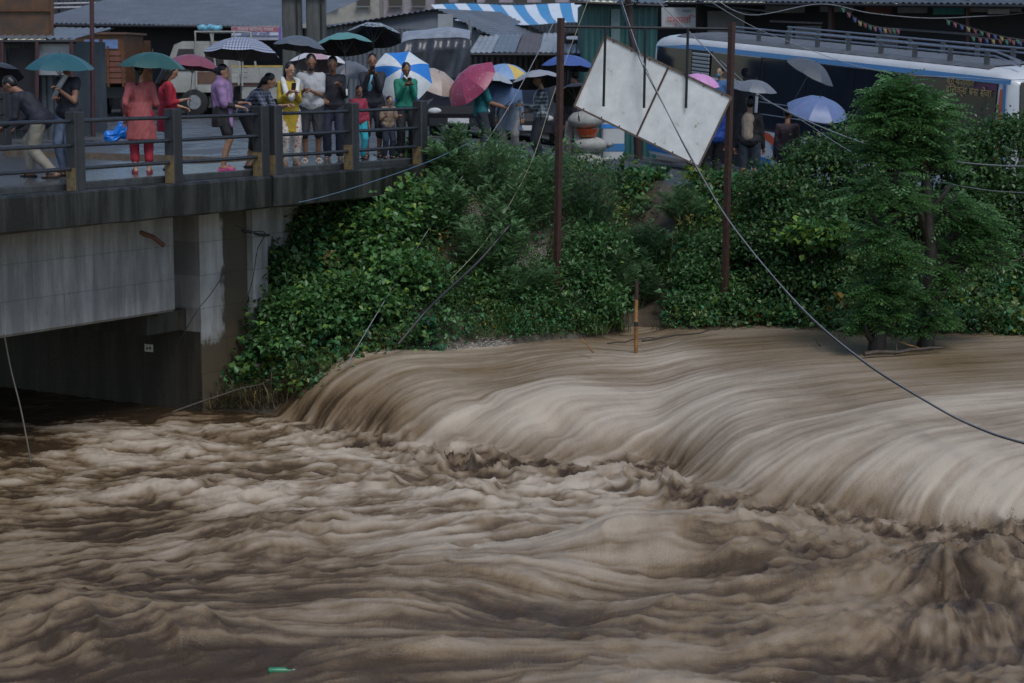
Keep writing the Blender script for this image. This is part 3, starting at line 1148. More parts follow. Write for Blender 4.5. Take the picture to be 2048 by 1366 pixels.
FS = [
    ('pale feathery shrub filling the bank between the black pipe and the first sign post', (1020, 470), 33.7, 1.25, .62, 42),
    ('leafy feathery shrub beside the path under the seam of the board', (1270, 470), 34.5, 1.05, .5, 34),
    ('feathery light green shrub at the bridge end just past the last railing post', (905, 350), 34.4, 1.2, .5, 30),
    ('feathery shrub in front of the teal shirted man', (985, 385), 34.3, 1.4, .6, 40),
    ('feathery shrub with arching stems below the checked shirt man', (1075, 430), 34.0, 1.5, .65, 46),
    ('feathery shrub sprawling at mid bank left of the first sign post', (985, 520), 33.1, 1.3, .7, 46),
    ('feathery shrub behind the first sign post under the tilted board', (1180, 400), 34.7, 1.35, .62, 42),
    ('pale feathery shrub arching right of the first sign post', (1215, 500), 33.9, 1.3, .62, 40),
    ('feathery shrub under the middle of the tilted board', (1290, 400), 35.1, 1.15, .55, 36),
    ('grey green shrub under the lower corner of the tilted board', (1365, 420), 35.6, .85, .5, 30),
    ('low feathery shrub at the waterline left of the first sign post', (1060, 600), 32.8, .9, .55, 34),
    ('feathery shrub on the bank below the last railing post', (880, 470), 33.5, 1.2, .55, 36),
]
for k, (lab, (px, py), d, h, sp, ns) in enumerate(FS):
    p = P(px, py, d)
    p.z = float(ground_z(p.x, p.y)) - .03
    feather_shrub('feathery_shrub', lab, p, h, sp, ns, 50 + k, group='feathery shrubs on the bank', lf=.042 + .008 * (k % 3), per=18)

# ---- thicket on the right
bush('lantana_bush', 'big dark bush with tiny pink blossoms right of the second sign post',
     [(P(1560, 400, 34.8), (.62, .6, .6)), (P(1640, 340, 35.2), (.6, .6, .55)), (P(1530, 500, 34.4), (.55, .6, .5)), (P(1620, 470, 34.2), (.7, .6, .7)),
      (P(1560, 570, 33.9), (.55, .5, .4)), (P(1650, 570, 33.8), (.6, .5, .42)), (P(1700, 300, 35.4), (.4, .5, .4))],
     1300, 15, .085, L_DARK, 41, .7, .03, 230, spread=.12)
bush('lantana_bush', 'dark bush filling the bank behind the two leafy trunks',
     [(P(1740, 420, 35.0), (.65, .6, .8)), (P(1760, 560, 34.0), (.65, .5, .5)), (P(1840, 470, 34.8), (.65, .6, .8)), (P(1860, 590, 33.8), (.55, .5, .4)), (P(1800, 350, 35.4), (.6, .5, .6))],
     900, 15, .09, L_DARK, 42, .7, .03, 60, spread=.12)
bush('lantana_bush', 'tall dark thicket at the right edge in front of the bus',
     [(P(1930, 330, 35.2), (.6, .6, .6)), (P(2010, 300, 35.4), (.6, .6, .6)), (P(1950, 470, 34.6), (.7, .6, .8)), (P(2050, 450, 34.8), (.7, .6, .9)), (P(1960, 600, 33.8), (.6, .5, .45)),
      (P(2050, 600, 33.8), (.6, .5, .45)), (P(1935, 400, 35.1), (.5, .5, .5)), (P(2000, 390, 35.1), (.5, .5, .5)), (P(2130, 420, 35.0), (.8, .6, 1.0)), (P(2150, 580, 34.0), (.8, .5, .5))],
     1500, 15, .09, L_DARK, 43, .72, .05, 130, spread=.13)
bush('broadleaf_bush', 'low glossy bush between the path and the second sign post',
     [(P(1400, 560, 34.2), (.4, .45, .36)), (P(1430, 510, 34.6), (.4, .45, .35)), (P(1380, 610, 33.8), (.35, .35, .22)), (P(1450, 600, 33.7), (.35, .35, .25))],
     380, 16, .085, L_BROAD, 44, .62, .02)
for k, (px, py, d, lab) in enumerate((
        (1690, 470, 33.6, 'patch of pale yellow green vine leaves on the dark bush'),)):
    bush('broadleaf_bush', lab, [(P(1610, 480, 33.45), (.32, .15, .22)), (P(1660, 470, 33.5), (.25, .15, .2))], 60, 14, .12, L_VINE, 46, .85, .3, stems=0)


# ---- two leafy trees standing in the flood
def tree(name, label, trunk_px, d, r0, clumps, limbs, seed):
    rng = np.random.default_rng(seed)
    pts = [P(x, y, d + dd) for x, y, dd in trunk_px]
    b0 = pts[0].copy()
    e = tag(empty(name, b0), label, 'tree')
    q = MB()
    # resample the trunk smoothly with knots and lean
    m = 22
    poly, rad = [], []
    cum = np.linspace(0, len(pts) - 1, m)
    for c in cum:
        i = min(int(c), len(pts) - 2)
        f = c - i
        p = pts[i].lerp(pts[i + 1], f)
        p = p + Vector((rng.normal() * .012, rng.normal() * .012, 0))
        poly.append(p - b0)
        s = c / (len(pts) - 1)
        rad.append(r0 * (1.25 - .25 * min(1, s * 6)) * (1 - .62 * s) * (1 + .07 * rng.normal()))
    poly[0] = poly[0] - Vector((0, 0, .5))
    q.tube(poly, rad, 10)
    q.build('trunk', M_BARK, e, smooth=True)
    q = MB()
    for lp in limbs:
        pp = [P(x, y, d + dd) - b0 for x, y, dd in lp]
        q.tube(pp, [r0 * .55 * (1 - .6 * k / (len(pp) - 1)) for k in range(len(pp))], 8)
    B, A, U, Ln = [], [], [], []
    for cx, cy, dd, rp, n_tw in clumps:
        c = P(cx, cy, d + dd)
        r = rp / FOC * d
        for _ in range(n_tw):
            dr = Vector(unit(rng.standard_normal(3)))
            if dr.z < -.3:
                dr.z *= -.6
            # start on the trunk at about that height
            zc = c.z - rng.uniform(.1, .5) * r
            j = min(range(len(poly)), key=lambda k_: abs((poly[k_] + b0).z - zc))
            st = (poly[j] + b0).lerp(c, .35 if r > .4 else .1)
            tp = c + Vector((dr.x, dr.y, dr.z * 1.0)) * r * rng.uniform(.55, 1.0)
            md = st.lerp(tp, .5) + Vector((0, 0, .1 * r))
            tw = [st, md, tp]
            q.tube([t_ - b0 for t_ in tw], [.012, .008, .003], 4, False)
            for k in range(6):
                s = .35 + .65 * (k + rng.random()) / 6
                p = st * (1 - s) ** 2 + md * 2 * s * (1 - s) + tp * s * s
                t = (tp - st).normalized()
                ph = rng.uniform(0, 6.28)
                o = Vector((math.cos(ph), math.sin(ph), .2)) * .75 + t * .6
                B.append(p - b0)
                A.append(o)
                Ln.append(rng.uniform(.24, .42))
    q.build('branch', M_BARK, e, smooth=True)
    B, A, Ln = np.array(B), np.array(A), np.array(Ln)
    V, F, T = pinnate(rng, B, A, np.tile([0, 0, 1.0], (len(B), 1)) + rng.standard_normal(B.shape) * .25, Ln, 7, .10, .038, .45)
    np_mesh('crown', V, F, L_TREE, e, attrs={'tint': T})
    return e


TD = PZ(1755, 702, Z_UP).y
tree('leafy_tree', 'leafy pollarded tree nearest the wire, standing in the flood',
     [(1752, 704, 0), (1762, 640, 0), (1770, 560, .05), (1775, 470, .05), (1786, 390, .1), (1795, 300, .1), (1790, 210, .1)], TD, .115,
     [(1790, 205, .1, 62, 40), (1775, 265, .0, 75, 44), (1830, 250, .2, 70, 40), (1770, 330, 0, 62, 30), (1725, 400, -.1, 45, 16), (1800, 420, -.1, 60, 22), (1740, 490, -.15, 55, 22),
      (1800, 530, -.1, 55, 20), (1745, 600, -.15, 50, 20), (1790, 590, -.1, 40, 14), (1735, 660, -.15, 40, 16), (1775, 640, -.1, 42, 12)],
     [[(1752, 690, 0), (1735, 670, -.1), (1728, 640, -.2)], [(1775, 470, .05), (1750, 440, -.1), (1730, 400, -.2)]], 71)
tree('leafy_tree', 'forked leafy tree with a thick bare trunk near the right edge, standing in the flood',
     [(1852, 696, 0), (1858, 620, .1), (1862, 540, .1), (1858, 440, .1), (1850, 350, .1), (1845, 280, .1), (1840, 230, .1)], PZ(1852, 694, Z_UP).y, .125,
     [(1850, 240, .2, 66, 34), (1835, 310, .15, 60, 28), (1880, 330, .2, 50, 18), (1960, 470, .3, 66, 32), (1925, 430, .2, 55, 20), (1930, 520, .2, 50, 16), (1840, 600, -.1, 32, 10), (1880, 560, .1, 36, 10), (1990, 520, .3, 50, 18), (1835, 660, -.1, 30, 9), (1880, 650, -.05, 34, 10)],
     [[(1860, 610, .1), (1890, 580, .1), (1925, 540, .2), (1955, 490, .3)], [(1855, 480, .1), (1835, 400, .1), (1825, 340, .1)], [(1862, 420, .1), (1885, 390, .15), (1900, 370, .2)]], 72)

# ------------------------------------------------------------------ the tilted signboard on its rusty frame
M_RUST = mat('rusty dark steel', (.075, .030, .020), .6, scale=14, col2=(.03, .014, .012), bump=.4)
M_BLACKST = mat('black painted steel', (.018, .018, .02), .45, scale=10)
M_BOARD = mat('weathered white sheet metal', (.76, .78, .77), .5, scale=3.2, col2=(.58, .60, .59), bump=.12, bscale=7)
_e = [x for x in M_BOARD.node_tree.nodes if x.type == 'VALTORGB'][0].color_ramp.elements
_e[0].position = .37
for _p, _c in ((.30, (.30, .21, .14)), (.345, (.50, .47, .42))):
    _e.new(_p).color = (*_c, 1)
M_EDGE = mat('rusted angle frame', (.16, .11, .08), .6, scale=20, col2=(.05, .035, .03))


def pole_to(q, a, b, r, n=4):
    q.tube([a, a.lerp(b, .5), b], r, n)


SD = 34.0
fl_b, fr_b = PG(1112, 600), PG(1447, 642)
SDL, SDR = fl_b.y, fr_b.y
frame = tag(empty('sign_frame', fl_b), 'rusty steel frame of two tall posts and a crossbar above the bank', 'sign frame')
for px0, py0, px1, py1, d in ((1112, 600, 1122, 36, SDL), (1447, 642, 1464, 44, SDR)):
    q = MB()
    pole_to(q, P(px0, py0, d) - fl_b - Vector((0, 0, .4)), P(px1, py1, d) - fl_b, .062, 4)
    q.build('post', M_RUST, frame)
q = MB()
pole_to(q, P(1122, 53, SDL) - fl_b + Vector((0, .03, 0)), P(1464, 58, SDR) - fl_b + Vector((0, .03, 0)), .022, 4)
q.build('crossbar', M_BLACKST, frame)
for xa, ya, xb, yb in ((1211, 55, 1207, 213), (1291, 56, 1288, 216), (1376, 57, 1372, 216)):
    f = (xa - 1122) / (1464 - 1122)
    d = SDL + (SDR - SDL) * f
    q = MB()
    pole_to(q, P(xa, ya, d) - fl_b, P(xb, yb, d) - fl_b, .022, 4)
    q.build('hanger', M_BLACKST, frame)
cor = [P(x, y, (SDL + SDR) / 2 + .2 + e) for x, y, e in ((1210, 72, .03), (1463, 195, .03), (1397, 333, -.05), (1148, 212, -.05))]
cen = sum(cor, Vector()) / 4
board = tag(empty('signboard', cen), 'blank white sheet metal signboard hanging tilted in the rusty frame', 'signboard')
ex = (cor[1] - cor[0]).normalized()
ey = (cor[0] - cor[3]).normalized()
en = ex.cross(ey).normalized()
if en.y > 0:
    en = -en


def strip(q, a, b, wd, th, off=0.0):
    """flat bar lying on the board"""
    t = (b - a).normalized()
    s = t.cross(en).normalized() * wd / 2
    o = en * off
    vs = [a - s + o, a + s + o, b + s + o, b - s + o]
    vs += [v + en * th for v in vs]
    q.add(vs, [(0, 1, 2, 3), (7, 6, 5, 4), (0, 4, 5, 1), (1, 5, 6, 2), (2, 6, 7, 3), (3, 7, 4, 0)])


loc = [c - cen for c in cor]
top = [loc[0], loc[0].lerp(loc[1], .5), loc[1]]
bot = [loc[3], loc[3].lerp(loc[2], .5), loc[2]]
for k in range(2):
    q = MB()
    g = .004
    n_, m_ = 6, 5
    vs = []
    rr = random.Random(k)
    for j in range(m_ + 1):
        for i in range(n_ + 1):
            a = top[k].lerp(top[k + 1], i / n_)
            b = bot[k].lerp(bot[k + 1], i / n_)
            vs.append(a.lerp(b, j / m_) + en * rr.uniform(0, .006))
    fs = [(j * (n_ + 1) + i, j * (n_ + 1) + i + 1, (j + 1) * (n_ + 1) + i + 1, (j + 1) * (n_ + 1) + i) for j in range(m_) for i in range(n_)]
    back = [v - en * .012 for v in vs]
    q.add(vs, fs)
    q.add(back, [f[::-1] for f in fs])
    q.build('panel', M_BOARD, board, smooth=True, fix=False)
for nm, a, b, wd in (('frame_edge', loc[0], loc[1], .032), ('frame_edge', loc[1], loc[2], .032), ('frame_edge', loc[2], loc[3], .032), ('frame_edge', loc[3], loc[0], .032), ('seam_bar', top[1], bot[1], .03)):
    q = MB()
    strip(q, a, b, wd, .02, .008)
    q.build(nm, M_EDGE if nm == 'frame_edge' else M_RUST, board)
for a, b in ((loc[0], loc[1]), (loc[3], loc[2])):
    for k in range(7):
        c = a.lerp(b, (k + .5) / 7) + (loc[2] + loc[3] - loc[0] - loc[1]).normalized() * (.03 if a == loc[0] else -.03)
        MB().ball(c + en * .012, .013, 6, 4).build('rivet', M_RUST, board)


# ------------------------------------------------------------------ cables
M_WIRE = mat('grey cable sheath', (.22, .23, .25), .4, scale=30)
M_WIREB = mat('black cable sheath', (.02, .02, .022), .45, scale=30)
M_WIREC = mat('blue nylon rope', (.08, .14, .2), .5, scale=40)


def cable(name, label, pts, r, m, cat='cable', per=8):
    """smooth line through points given as (pixel x, pixel y, distance)"""
    pp = [P(*p) for p in pts]
    out = []
    n = len(pp)
    for i in range(n - 1):
        p0, p1, p2, p3 = pp[max(i - 1, 0)], pp[i], pp[i + 1], pp[min(i + 2, n - 1)]
        for k in range(per):
            t = k / per
            out.append(.5 * ((2 * p1) + (p2 - p0) * t + (2 * p0 - 5 * p1 + 4 * p2 - p3) * t * t + (3 * p1 - p0 - 3 * p2 + p3) * t ** 3))
    out.append(pp[-1])
    o = out[0].copy()
    ob = MB().tube([p - o for p in out], r, 6).build(name, m, smooth=True)
    ob.location = o
    return tag(ob, label, cat)


cable('twisted_cable', 'twisted grey cable sagging past the board and down over the falls',
      [(1236, -20, 36), (1280, 108, 33.2), (1330, 215, 32.5), (1397, 340, 31.6), (1470, 458, 30.5), (1600, 612, 28.5), (1720, 716, 26.8), (1850, 800, 25), (1950, 852, 24), (2080, 893, 23), (2500, 990, 20), (3300, 1040, 15)], .009, M_WIRE)
cable('twisted_cable', 'black twin of the twisted cable sagging over the falls',
      [(1233, -20, 36), (1277, 112, 33.2), (1332, 220, 32.5), (1395, 341, 31.6), (1472, 458, 30.5), (1598, 613, 28.5), (1721, 720, 26.8), (1848, 801, 25), (1951, 855, 24), (2080, 896, 23), (2500, 993, 20), (3300, 1043, 15)], .008, M_WIREB)
cable('overhead_wire', 'pale wire running down from the shops past the bus to the right edge',
      [(1300, -12, 40), (1400, 85, 39), (1480, 168, 38), (1560, 215, 36), (1650, 257, 34), (1760, 296, 32.5), (1890, 321, 31), (2070, 333, 30), (2500, 330, 27), (3400, 250, 22)], .011, M_WIRE)
cable('overhead_wire', 'thin lower wire crossing the right hand bushes',
      [(1440, 120, 40), (1520, 190, 38), (1610, 245, 36), (1700, 302, 33), (1800, 345, 32), (1920, 372, 31), (2070, 386, 30), (2500, 385, 27), (3400, 300, 22)], .007, M_WIRE)
cable('overhead_wire', 'wire looping along the front of the dark shops at upper right',
      [(1420, -10, 50), (1500, 30, 50), (1640, 8, 52), (1740, 26, 52), (1850, 36, 52), (1950, 33, 52), (2070, 22, 52), (2400, -40, 51)], .010, M_WIRE)
cable('overhead_wire', 'thin wire crossing the dark bus windows',
      [(1400, -10, 37), (1500, 50, 36.5), (1600, 92, 36), (1700, 128, 36), (1800, 148, 36), (1930, 155, 36), (2070, 158, 36), (2600, 120, 35)], .006, M_WIRE)
cable('guy_wire', 'thin slack wire slanting down the bank to the lip of the falls',
      [(1110, 40, 38), (1020, 210, 36), (930, 345, 34.3), (850, 470, 33), (770, 600, 31.6), (690, 735, 30.4)], .008, M_WIRE)
cable('guy_wire', 'thin dry stalk like wire slanting through the feathery shrubs',
      [(1180, -10, 37), (1110, 180, 35.5), (1060, 330, 34), (980, 470, 32.9), (900, 560, 32.4)], .006, mat('dull yellow wire', (.3, .28, .18)))
cable('slack_rope', 'faded blue rope along the bridge edge beam to the bushes', [(560, 412, 31.2), (640, 395, 31.6), (740, 365, 32.4), (860, 322, 33.6), (950, 280, 34.6)], .008, M_WIREC, 'rope')
cable('hanging_rope', 'thin rope hanging from the girder into the water', [(8, 668, 27.2), (22, 740, 27.2), (42, 820, 27), (62, 925, 26.4)], .012, mat('old rope', (.10, .09, .07)), 'rope')
cable('black_pipe', 'bent black pipe lying on the bank by the lip of the falls', [(795, 690, 30.9), (822, 658, 31.1), (850, 625, 31.3), (885, 590, 31.7), (960, 520, 32.4), (1020, 450, 32.9)], .024, M_WIREB, 'pipe')
cable('loose_wire', 'black wire hanging down the abutment pilaster', [(470, 450, 31.2), (500, 462, 31.3), (530, 466, 31.4), (515, 500, 31.3), (505, 560, 31.2), (490, 610, 31.1)], .008, M_WIREB)
cable('loose_wire', 'black wire stretched across the stained abutment corner', [(450, 545, 30.9), (420, 590, 30.6), (394, 622, 30.3), (360, 680, 30.3)], .007, M_WIREB)


def stick(name, label, a, b, r, m, cat='stick', bend=.02):
    pa, pb = a, b
    n = 7
    rr = random.Random(label)
    pts = [pa.lerp(pb, i / n) + Vector((rr.uniform(-bend, bend), rr.uniform(-bend, bend), rr.uniform(-bend, bend))) * (0 < i < n) for i in range(n + 1)]
    ob = MB().tube([p - pa for p in pts], [r * (1.1 - .5 * i / n) for i in range(n + 1)], 7).build(name, m, smooth=50)
    ob.location = pa
    return tag(ob, label, cat)


M_WOOD = mat('wet driftwood', (.09, .065, .045), .55, scale=16, col2=(.035, .027, .02), bump=.5)
M_BAMB = mat('old bamboo', (.36, .20, .06), .5, scale=7, col2=(.17, .07, .025))
bp_ = PZ(1272, 684, Z_UP)
bam = tag(empty('bamboo_post', bp_), 'short upright bamboo post with rusty top standing in the water by the path', 'post')
q = MB()
hb = (P(1272, 562, bp_.y) - bp_).z
q.tube([(0, 0, -.4), (0, 0, hb * .33), (-.004, 0, hb * .345), (-.004, 0, hb * .36), (.0, 0, hb * .70)], [.034, .032, .037, .032, .030], 10)
q.build('shaft', M_BAMB, bam, smooth=40)
MB().tube([(0, 0, hb * .70), (.004, 0, hb * .85), (0, 0, hb)], [.034, .036, .030], 10).build('rusty_sleeve', M_RUST, bam, smooth=40)
MB().tube([(0, 0, hb * .26), (0, 0, hb * .33)], .036, 10).build('dark_band', M_BLACKST, bam)
W = lambda px, py, dz=0.0: PZ(px, py, Z_UP) + Vector((0, 0, dz))
stick('broken_stick', 'short brown stick poking out of the water left of the bamboo post', W(1186, 698, -.05), W(1163, 694, .14), .015, M_BAMB, bend=.004)
stick('driftwood_branch', 'thin branch floating from the bamboo post towards the second sign post', W(1285, 684, .02), W(1440, 664, .05), .018, M_WOOD)
stick('driftwood_branch', 'dark branch lying across the wrack by the second sign post', W(1390, 648, .1), W(1500, 652, .06), .022, M_WOOD)
stick('driftwood_branch', 'thin twig drifting in front of the bamboo post', W(1215, 690, .02), W(1330, 676, .03), .012, M_WOOD)
stick('driftwood_log', 'dark log washed against the two tree trunks', W(1728, 712, .03), W(1885, 702, .05), .035, M_WOOD)
stick('broken_stick', 'yellow broken cane leaning at the foot of the forked tree', W(1800, 700, .12), W(1848, 702, .02), .014, M_BAMB, bend=.006)
stick('broken_stick', 'small stick standing in the water left of the trees', W(1640, 695, 0.02), W(1628, 690, .12), .012, M_WOOD, bend=.004)
stick('broken_stick', 'upright snag between the two tree trunks', W(1790, 706, -.05), W(1796, 702, .22), .018, M_WOOD, bend=.01)
stick('driftwood_branch', 'bare fallen branch lying from the abutment foot to the bank', P(345, 824, 30.0), P(545, 757, 31.0), .014, M_WOOD, bend=.03)
pk = PG(510, 740)
ob = MB().tube([(0, 0, 0), (.03, 0, .01), (.10, 0, .02), (.11, 0, .02)], [.03, .034, .045, .047], 10).build('plastic_cup', mat('pink plastic', (.55, .25, .38), .4))
ob.location = pk + Vector((0, -.05, .06))
tag(ob, 'pink plastic cup lying on the muddy bank below the wing wall', 'cup')
for (px, py, lab, c) in ((1281, 496, 'crumpled pale plastic bag snagged on the bank under the board', (.6, .6, .55)), (298, 696, 'white paper notice stuck low on the dark abutment wall', (.6, .6, .55))):
    q = MB()
    if py > 600:
        p = P(px, py, 31.2)
        p = BM @ Vector((ABUT_U - .02, (BM.inverted() @ p).y, 0))
        v = ray(px, py)
        o0 = Vector((0, 0, CAMZ)) - BO
        tt_ = (ABUT_U - .02 - o0.dot(BD)) / v.dot(BD)
        p = Vector((0, 0, CAMZ)) + v * tt_
        q.M = Matrix.Rotation(B_ANG, 4, 'Z')
        q.box(-.006, 0, -.09, .09, -.06, .06)
        ob = q.build('paper_notice', mat('white paper', c, .6))
        tag(ob, lab, 'notice')
        ob.location = p
        qq = MB()
        qq.M = Matrix.Rotation(B_ANG, 4, 'Z')
        qq.box(-.009, -.0065, -.05, -.01, -.02, .02)
        qq.box(-.009, -.0065, .015, .05, -.03, .01)
        qq.build('print', M_BLACKST, ob)
    else:
        p = PG(px, py)
        rr = random.Random(4)
        q.ball((0, 0, 0), (.09, .06, .05), 9, 7)
        q.v = [tuple(c_ * rr.uniform(.7, 1.25) for c_ in v_) for v_ in q.v]
        ob = q.build('plastic_bag', mat('pale plastic', c, .35))
        ob.location = p + Vector((0, -.12, .12))
        tag(ob, lab, 'bag')

# ------------------------------------------------------------------ long distance bus
BUS_L = P(1286, 60, 48.0)
BUS_R = P(2026, 136, 37.6)
bx = Vector((BUS_R.x - BUS_L.x, BUS_R.y - BUS_L.y, 0))
BLEN = bx.length
bus_ang = math.atan2(bx.y, bx.x)
bus_pitch = math.atan2(BUS_R.z - BUS_L.z, BLEN)
BH = 3.28
BUSM = Matrix.Translation(BUS_L - Vector((0, 0, BH))) @ Matrix.Rotation(bus_ang, 4, 'Z') @ Matrix.Rotation(-bus_pitch, 4, 'Y')
bus = tag(empty('coach_bus'), 'long white and blue coach bus with dark windows passing behind the bank', 'bus')
bus.matrix_world = BUSM
BUSI = BUSM.inverted()


def bus_pt(px, py, y=0.0):
    """local x, z on the near side of the bus seen at a pixel"""
    o = BUSI @ Vector((0, 0, CAMZ))
    v = BUSI.to_3x3() @ ray(px, py)
    p = o + v * ((y - o.y) / v.y)
    return p.x, p.z


M_BUSW = mat('white bus paint', (.62, .64, .66), .25, scale=1.5, col2=(.50, .52, .54), coat=.3)
M_BUSB = mat('blue bus paint', (.03, .19, .45), .22, scale=2, var=.1, coat=.4)
M_BUSO = mat('orange bus paint', (.55, .09, .03), .25, scale=2, var=.1, coat=.3)
M_GLASS = mat('dark tinted glass', (.012, .017, .028), .06, scale=1.2, var=.4, spec=.6)
M_TYRE = mat('tyre rubber', (.02, .02, .02), .75, scale=20, bump=.2)
M_CHROME = mat('dull steel', (.4, .4, .42), .35, metal=.9, scale=10)
M_BLK = mat('black plastic', (.015, .015, .017), .5)
W_ = 2.5
# body shell: section with tumblehome and rounded roof, swept along the length with rounded ends
sec = [(0.02, .38), (0, .60), (0, 1.38), (0.035, 3.02), (.06, 3.10), (.13, 3.17), (.35, 3.235), (1.25, 3.28)]
sec = sec + [(W_ - y, z) for y, z in sec[::-1][1:]]
q = MB()
xs_ = [0, .05, .16, .4, .8, 1.6, BLEN * .25, BLEN * .5, BLEN * .75, BLEN - 1.2, BLEN - .6, BLEN - .28, BLEN - .1, BLEN]
vs_ = []
for x_ in xs_:
    e = min(x_, BLEN - x_)
    sh_ = .16 * max(0, 1 - e / .42) ** 2
    for y, z in sec:
        top_in = .22 * max(0, 1 - e / .9) ** 2 * max(0, (z - 2.5))
        yy = y + (sh_ if y < W_ / 2 else -sh_)
        vs_.append((x_ + (.10 * (z - 1.4) / 1.9 if x_ < .5 and z > 1.4 else 0) * max(0, 1 - x_ / .5) - (.22 * (z - 1.4) / 1.9 if z > 1.4 else 0) * max(0, 1 - (BLEN - x_) / .8), yy, z - top_in))
ns = len(sec)
fs_ = [(i * ns + k, i * ns + k + 1, (i + 1) * ns + k + 1, (i + 1) * ns + k) for i in range(len(xs_) - 1) for k in range(ns - 1)]
fs_ += [(i * ns + ns - 1, i * ns, (i + 1) * ns, (i + 1) * ns + ns - 1) for i in range(len(xs_) - 1)]
fs_ += [tuple(range(ns)), tuple((len(xs_) - 1) * ns + k for k in range(ns - 1, -1, -1))]
q.add(vs_, fs_)
q.build('body', M_BUSW, bus, smooth=35)


def side(z):
    return np.interp(z, [.38, .6, 1.38, 3.02, 3.1], [.02, 0, 0, .035, .06])


def panel_side(q, poly, t=.012, off=.004):
    """polygon (x, z) laid on the near side of the bus"""
    n = len(poly)
    vs = [(x, side(z) - off, z) for x, z in poly] + [(x, side(z) - off - t, z) for x, z in poly]
    q.add(vs, [tuple(range(n - 1, -1, -1)), tuple(range(n, 2 * n))] + [(i, (i + 1) % n, (i + 1) % n + n, i + n) for i in range(n)])


def rnd_rect(x0, x1, z0, z1, r=.08):
    out = []
    for cx, cz, a0 in ((x1 - r, z1 - r, 0), (x0 + r, z1 - r, 90), (x0 + r, z0 + r, 180), (x1 - r, z0 + r, 270)):
        for k in range(4):
            a = R(a0 + 30 * k)
            out.append((cx + r * math.cos(a), cz + r * math.sin(a)))
    return out


zb = 1.42
q = MB()
n_ = 16
panel_side(q, [(.35 + (BLEN - .6) * i / n_, 3.055 - .12 * max(0, 1 - i / 2.0)) for i in range(n_ + 1)] + [(.35 + (BLEN - .6) * i / n_, 2.955 - .10 * max(0, 1 - i / 2.0)) for i in range(n_, -1, -1)], .01, .006)
q.build('blue_stripe', M_BUSB, bus)
dx0, _ = bus_pt(1418, 240)
dx1, _ = bus_pt(1512, 240)
lx0, _ = bus_pt(1386, 110)
lx1, _ = bus_pt(1421, 110)
# side windows, one pane after another
edges = [.45] + [lx0 - .05]
MB_win = []
w0 = .42
wins = [(.42, lx0 - .06), (dx0 + .02 + 1.15, dx0 + 2.7), ]
cur = dx1 + .1
pan = [(.42, lx0 - .06), (lx1 + .05, dx1 + .05)]
while cur < BLEN - .75:
    nx_ = min(cur + 1.52, BLEN - .58)
    pan.append((cur, nx_))
    cur = nx_ + .02
for k, (a, b) in enumerate(pan):
    q = MB()
    z0_, z1_ = (zb if k != 1 else 2.38), 2.93
    panel_side(q, rnd_rect(a, b, z0_, z1_, .02), .010, .009)
    w_ = q.build('window', M_GLASS, bus)
    if k > 1:
        for zz in (1.72, 1.98):
            MB().tube([(a + .03, -.04, zz), (b - .03, -.04, zz)], .012, 6).build('window_bar', M_CHROME, w_)
q = MB()
panel_side(q, [(.36, 1.36), (dx0 - .02, 1.36), (dx0 - .02, 2.945), (.36, 2.945)], .004, .003)
panel_side(q, [(dx1 + .02, 1.36), (BLEN - .56, 1.36), (BLEN - .56, 2.945), (dx1 + .02, 2.945)], .004, .003)
q.build('window_band', M_BLK, bus)
# louvred white panel
lv = tag(empty('louvre_panel'), None)
lv.parent = bus
MB().box(lx0, lx1, -.012, -.006, 1.6, 2.92).build('backing', M_BLK, lv)
for k in range(15):
    z = 1.64 + k * .085
    q = MB()
    q.add([(lx0 + .01, -.014, z), (lx1 - .01, -.014, z), (lx1 - .01, -.035, z + .045), (lx0 + .01, -.035, z + .045), (lx0 + .01, -.015, z + .052), (lx1 - .01, -.015, z + .052)],
          [(0, 1, 2, 3), (3, 2, 5, 4), (0, 3, 4), (1, 5, 2)])
    q.build('slat', M_BUSW, lv)
# doorway
q = MB()
q.box(dx0, dx1, -.02, -.012, .42, 2.22)
dr = q.build('door', M_BLK, bus)
for a, b, c, d_ in ((dx0 - .06, dx0 + .02, .42, 2.24), (dx1 - .02, dx1 + .06, .42, 2.24), (dx0 - .06, dx1 + .06, 2.2, 2.36)):
    MB().box(a, b, -.04, -.021, c, d_).build('door_frame', M_BUSW, dr)
MB().box(dx0 + .03, dx1 - .03, -.12, -.021, .42, .47).build('step', M_CHROME, dr)
# paint shapes on the flank
x1a, z1a = bus_pt(1525, 215)
def arc(cx, cz, r0, r1, a0, a1, m, nm):
    q = MB()
    n = 14
    p = [(cx + r1 * math.cos(R(a0 + (a1 - a0) * i / n)), cz + r1 * math.sin(R(a0 + (a1 - a0) * i / n))) for i in range(n + 1)]
    p += [(cx + r0 * math.cos(R(a0 + (a1 - a0) * i / n)), cz + r0 * math.sin(R(a0 + (a1 - a0) * i / n))) for i in range(n, -1, -1)]
    for i in range(n):
        panel_side(q, [p[i], p[i + 1], p[2 * n - i], p[2 * n + 1 - i]], .006, .003)
    q.build(nm, m, bus)
arc(x1a + .1, .62, .55, .72, 20, 115, M_BUSO, 'orange_swoosh')
arc(x1a + .9, .42, .5, .8, 60, 130, M_BUSB, 'blue_swoosh')
q = MB()
panel_side(q, [(dx1 + .12, .45), (dx1 + .7, .45), (dx1 + .62, .75), (dx1 + .16, .80)], .006, .003)
q.build('blue_patch', M_BUSB, bus)
q = MB()
panel_side(q, [(.2, .45), (dx0 - .1, .45), (dx0 - .1, .62), (.2, .62)], .006, .003)
q.build('blue_patch', M_BUSB, bus)
for i in range(9):
    a = dx1 + .9 + i * .8
    if a + .75 < BLEN - .3:
        MB().box(a, a + .74, -.006, -.002, .5, 1.02).build('luggage_hatch', M_BUSW, bus)
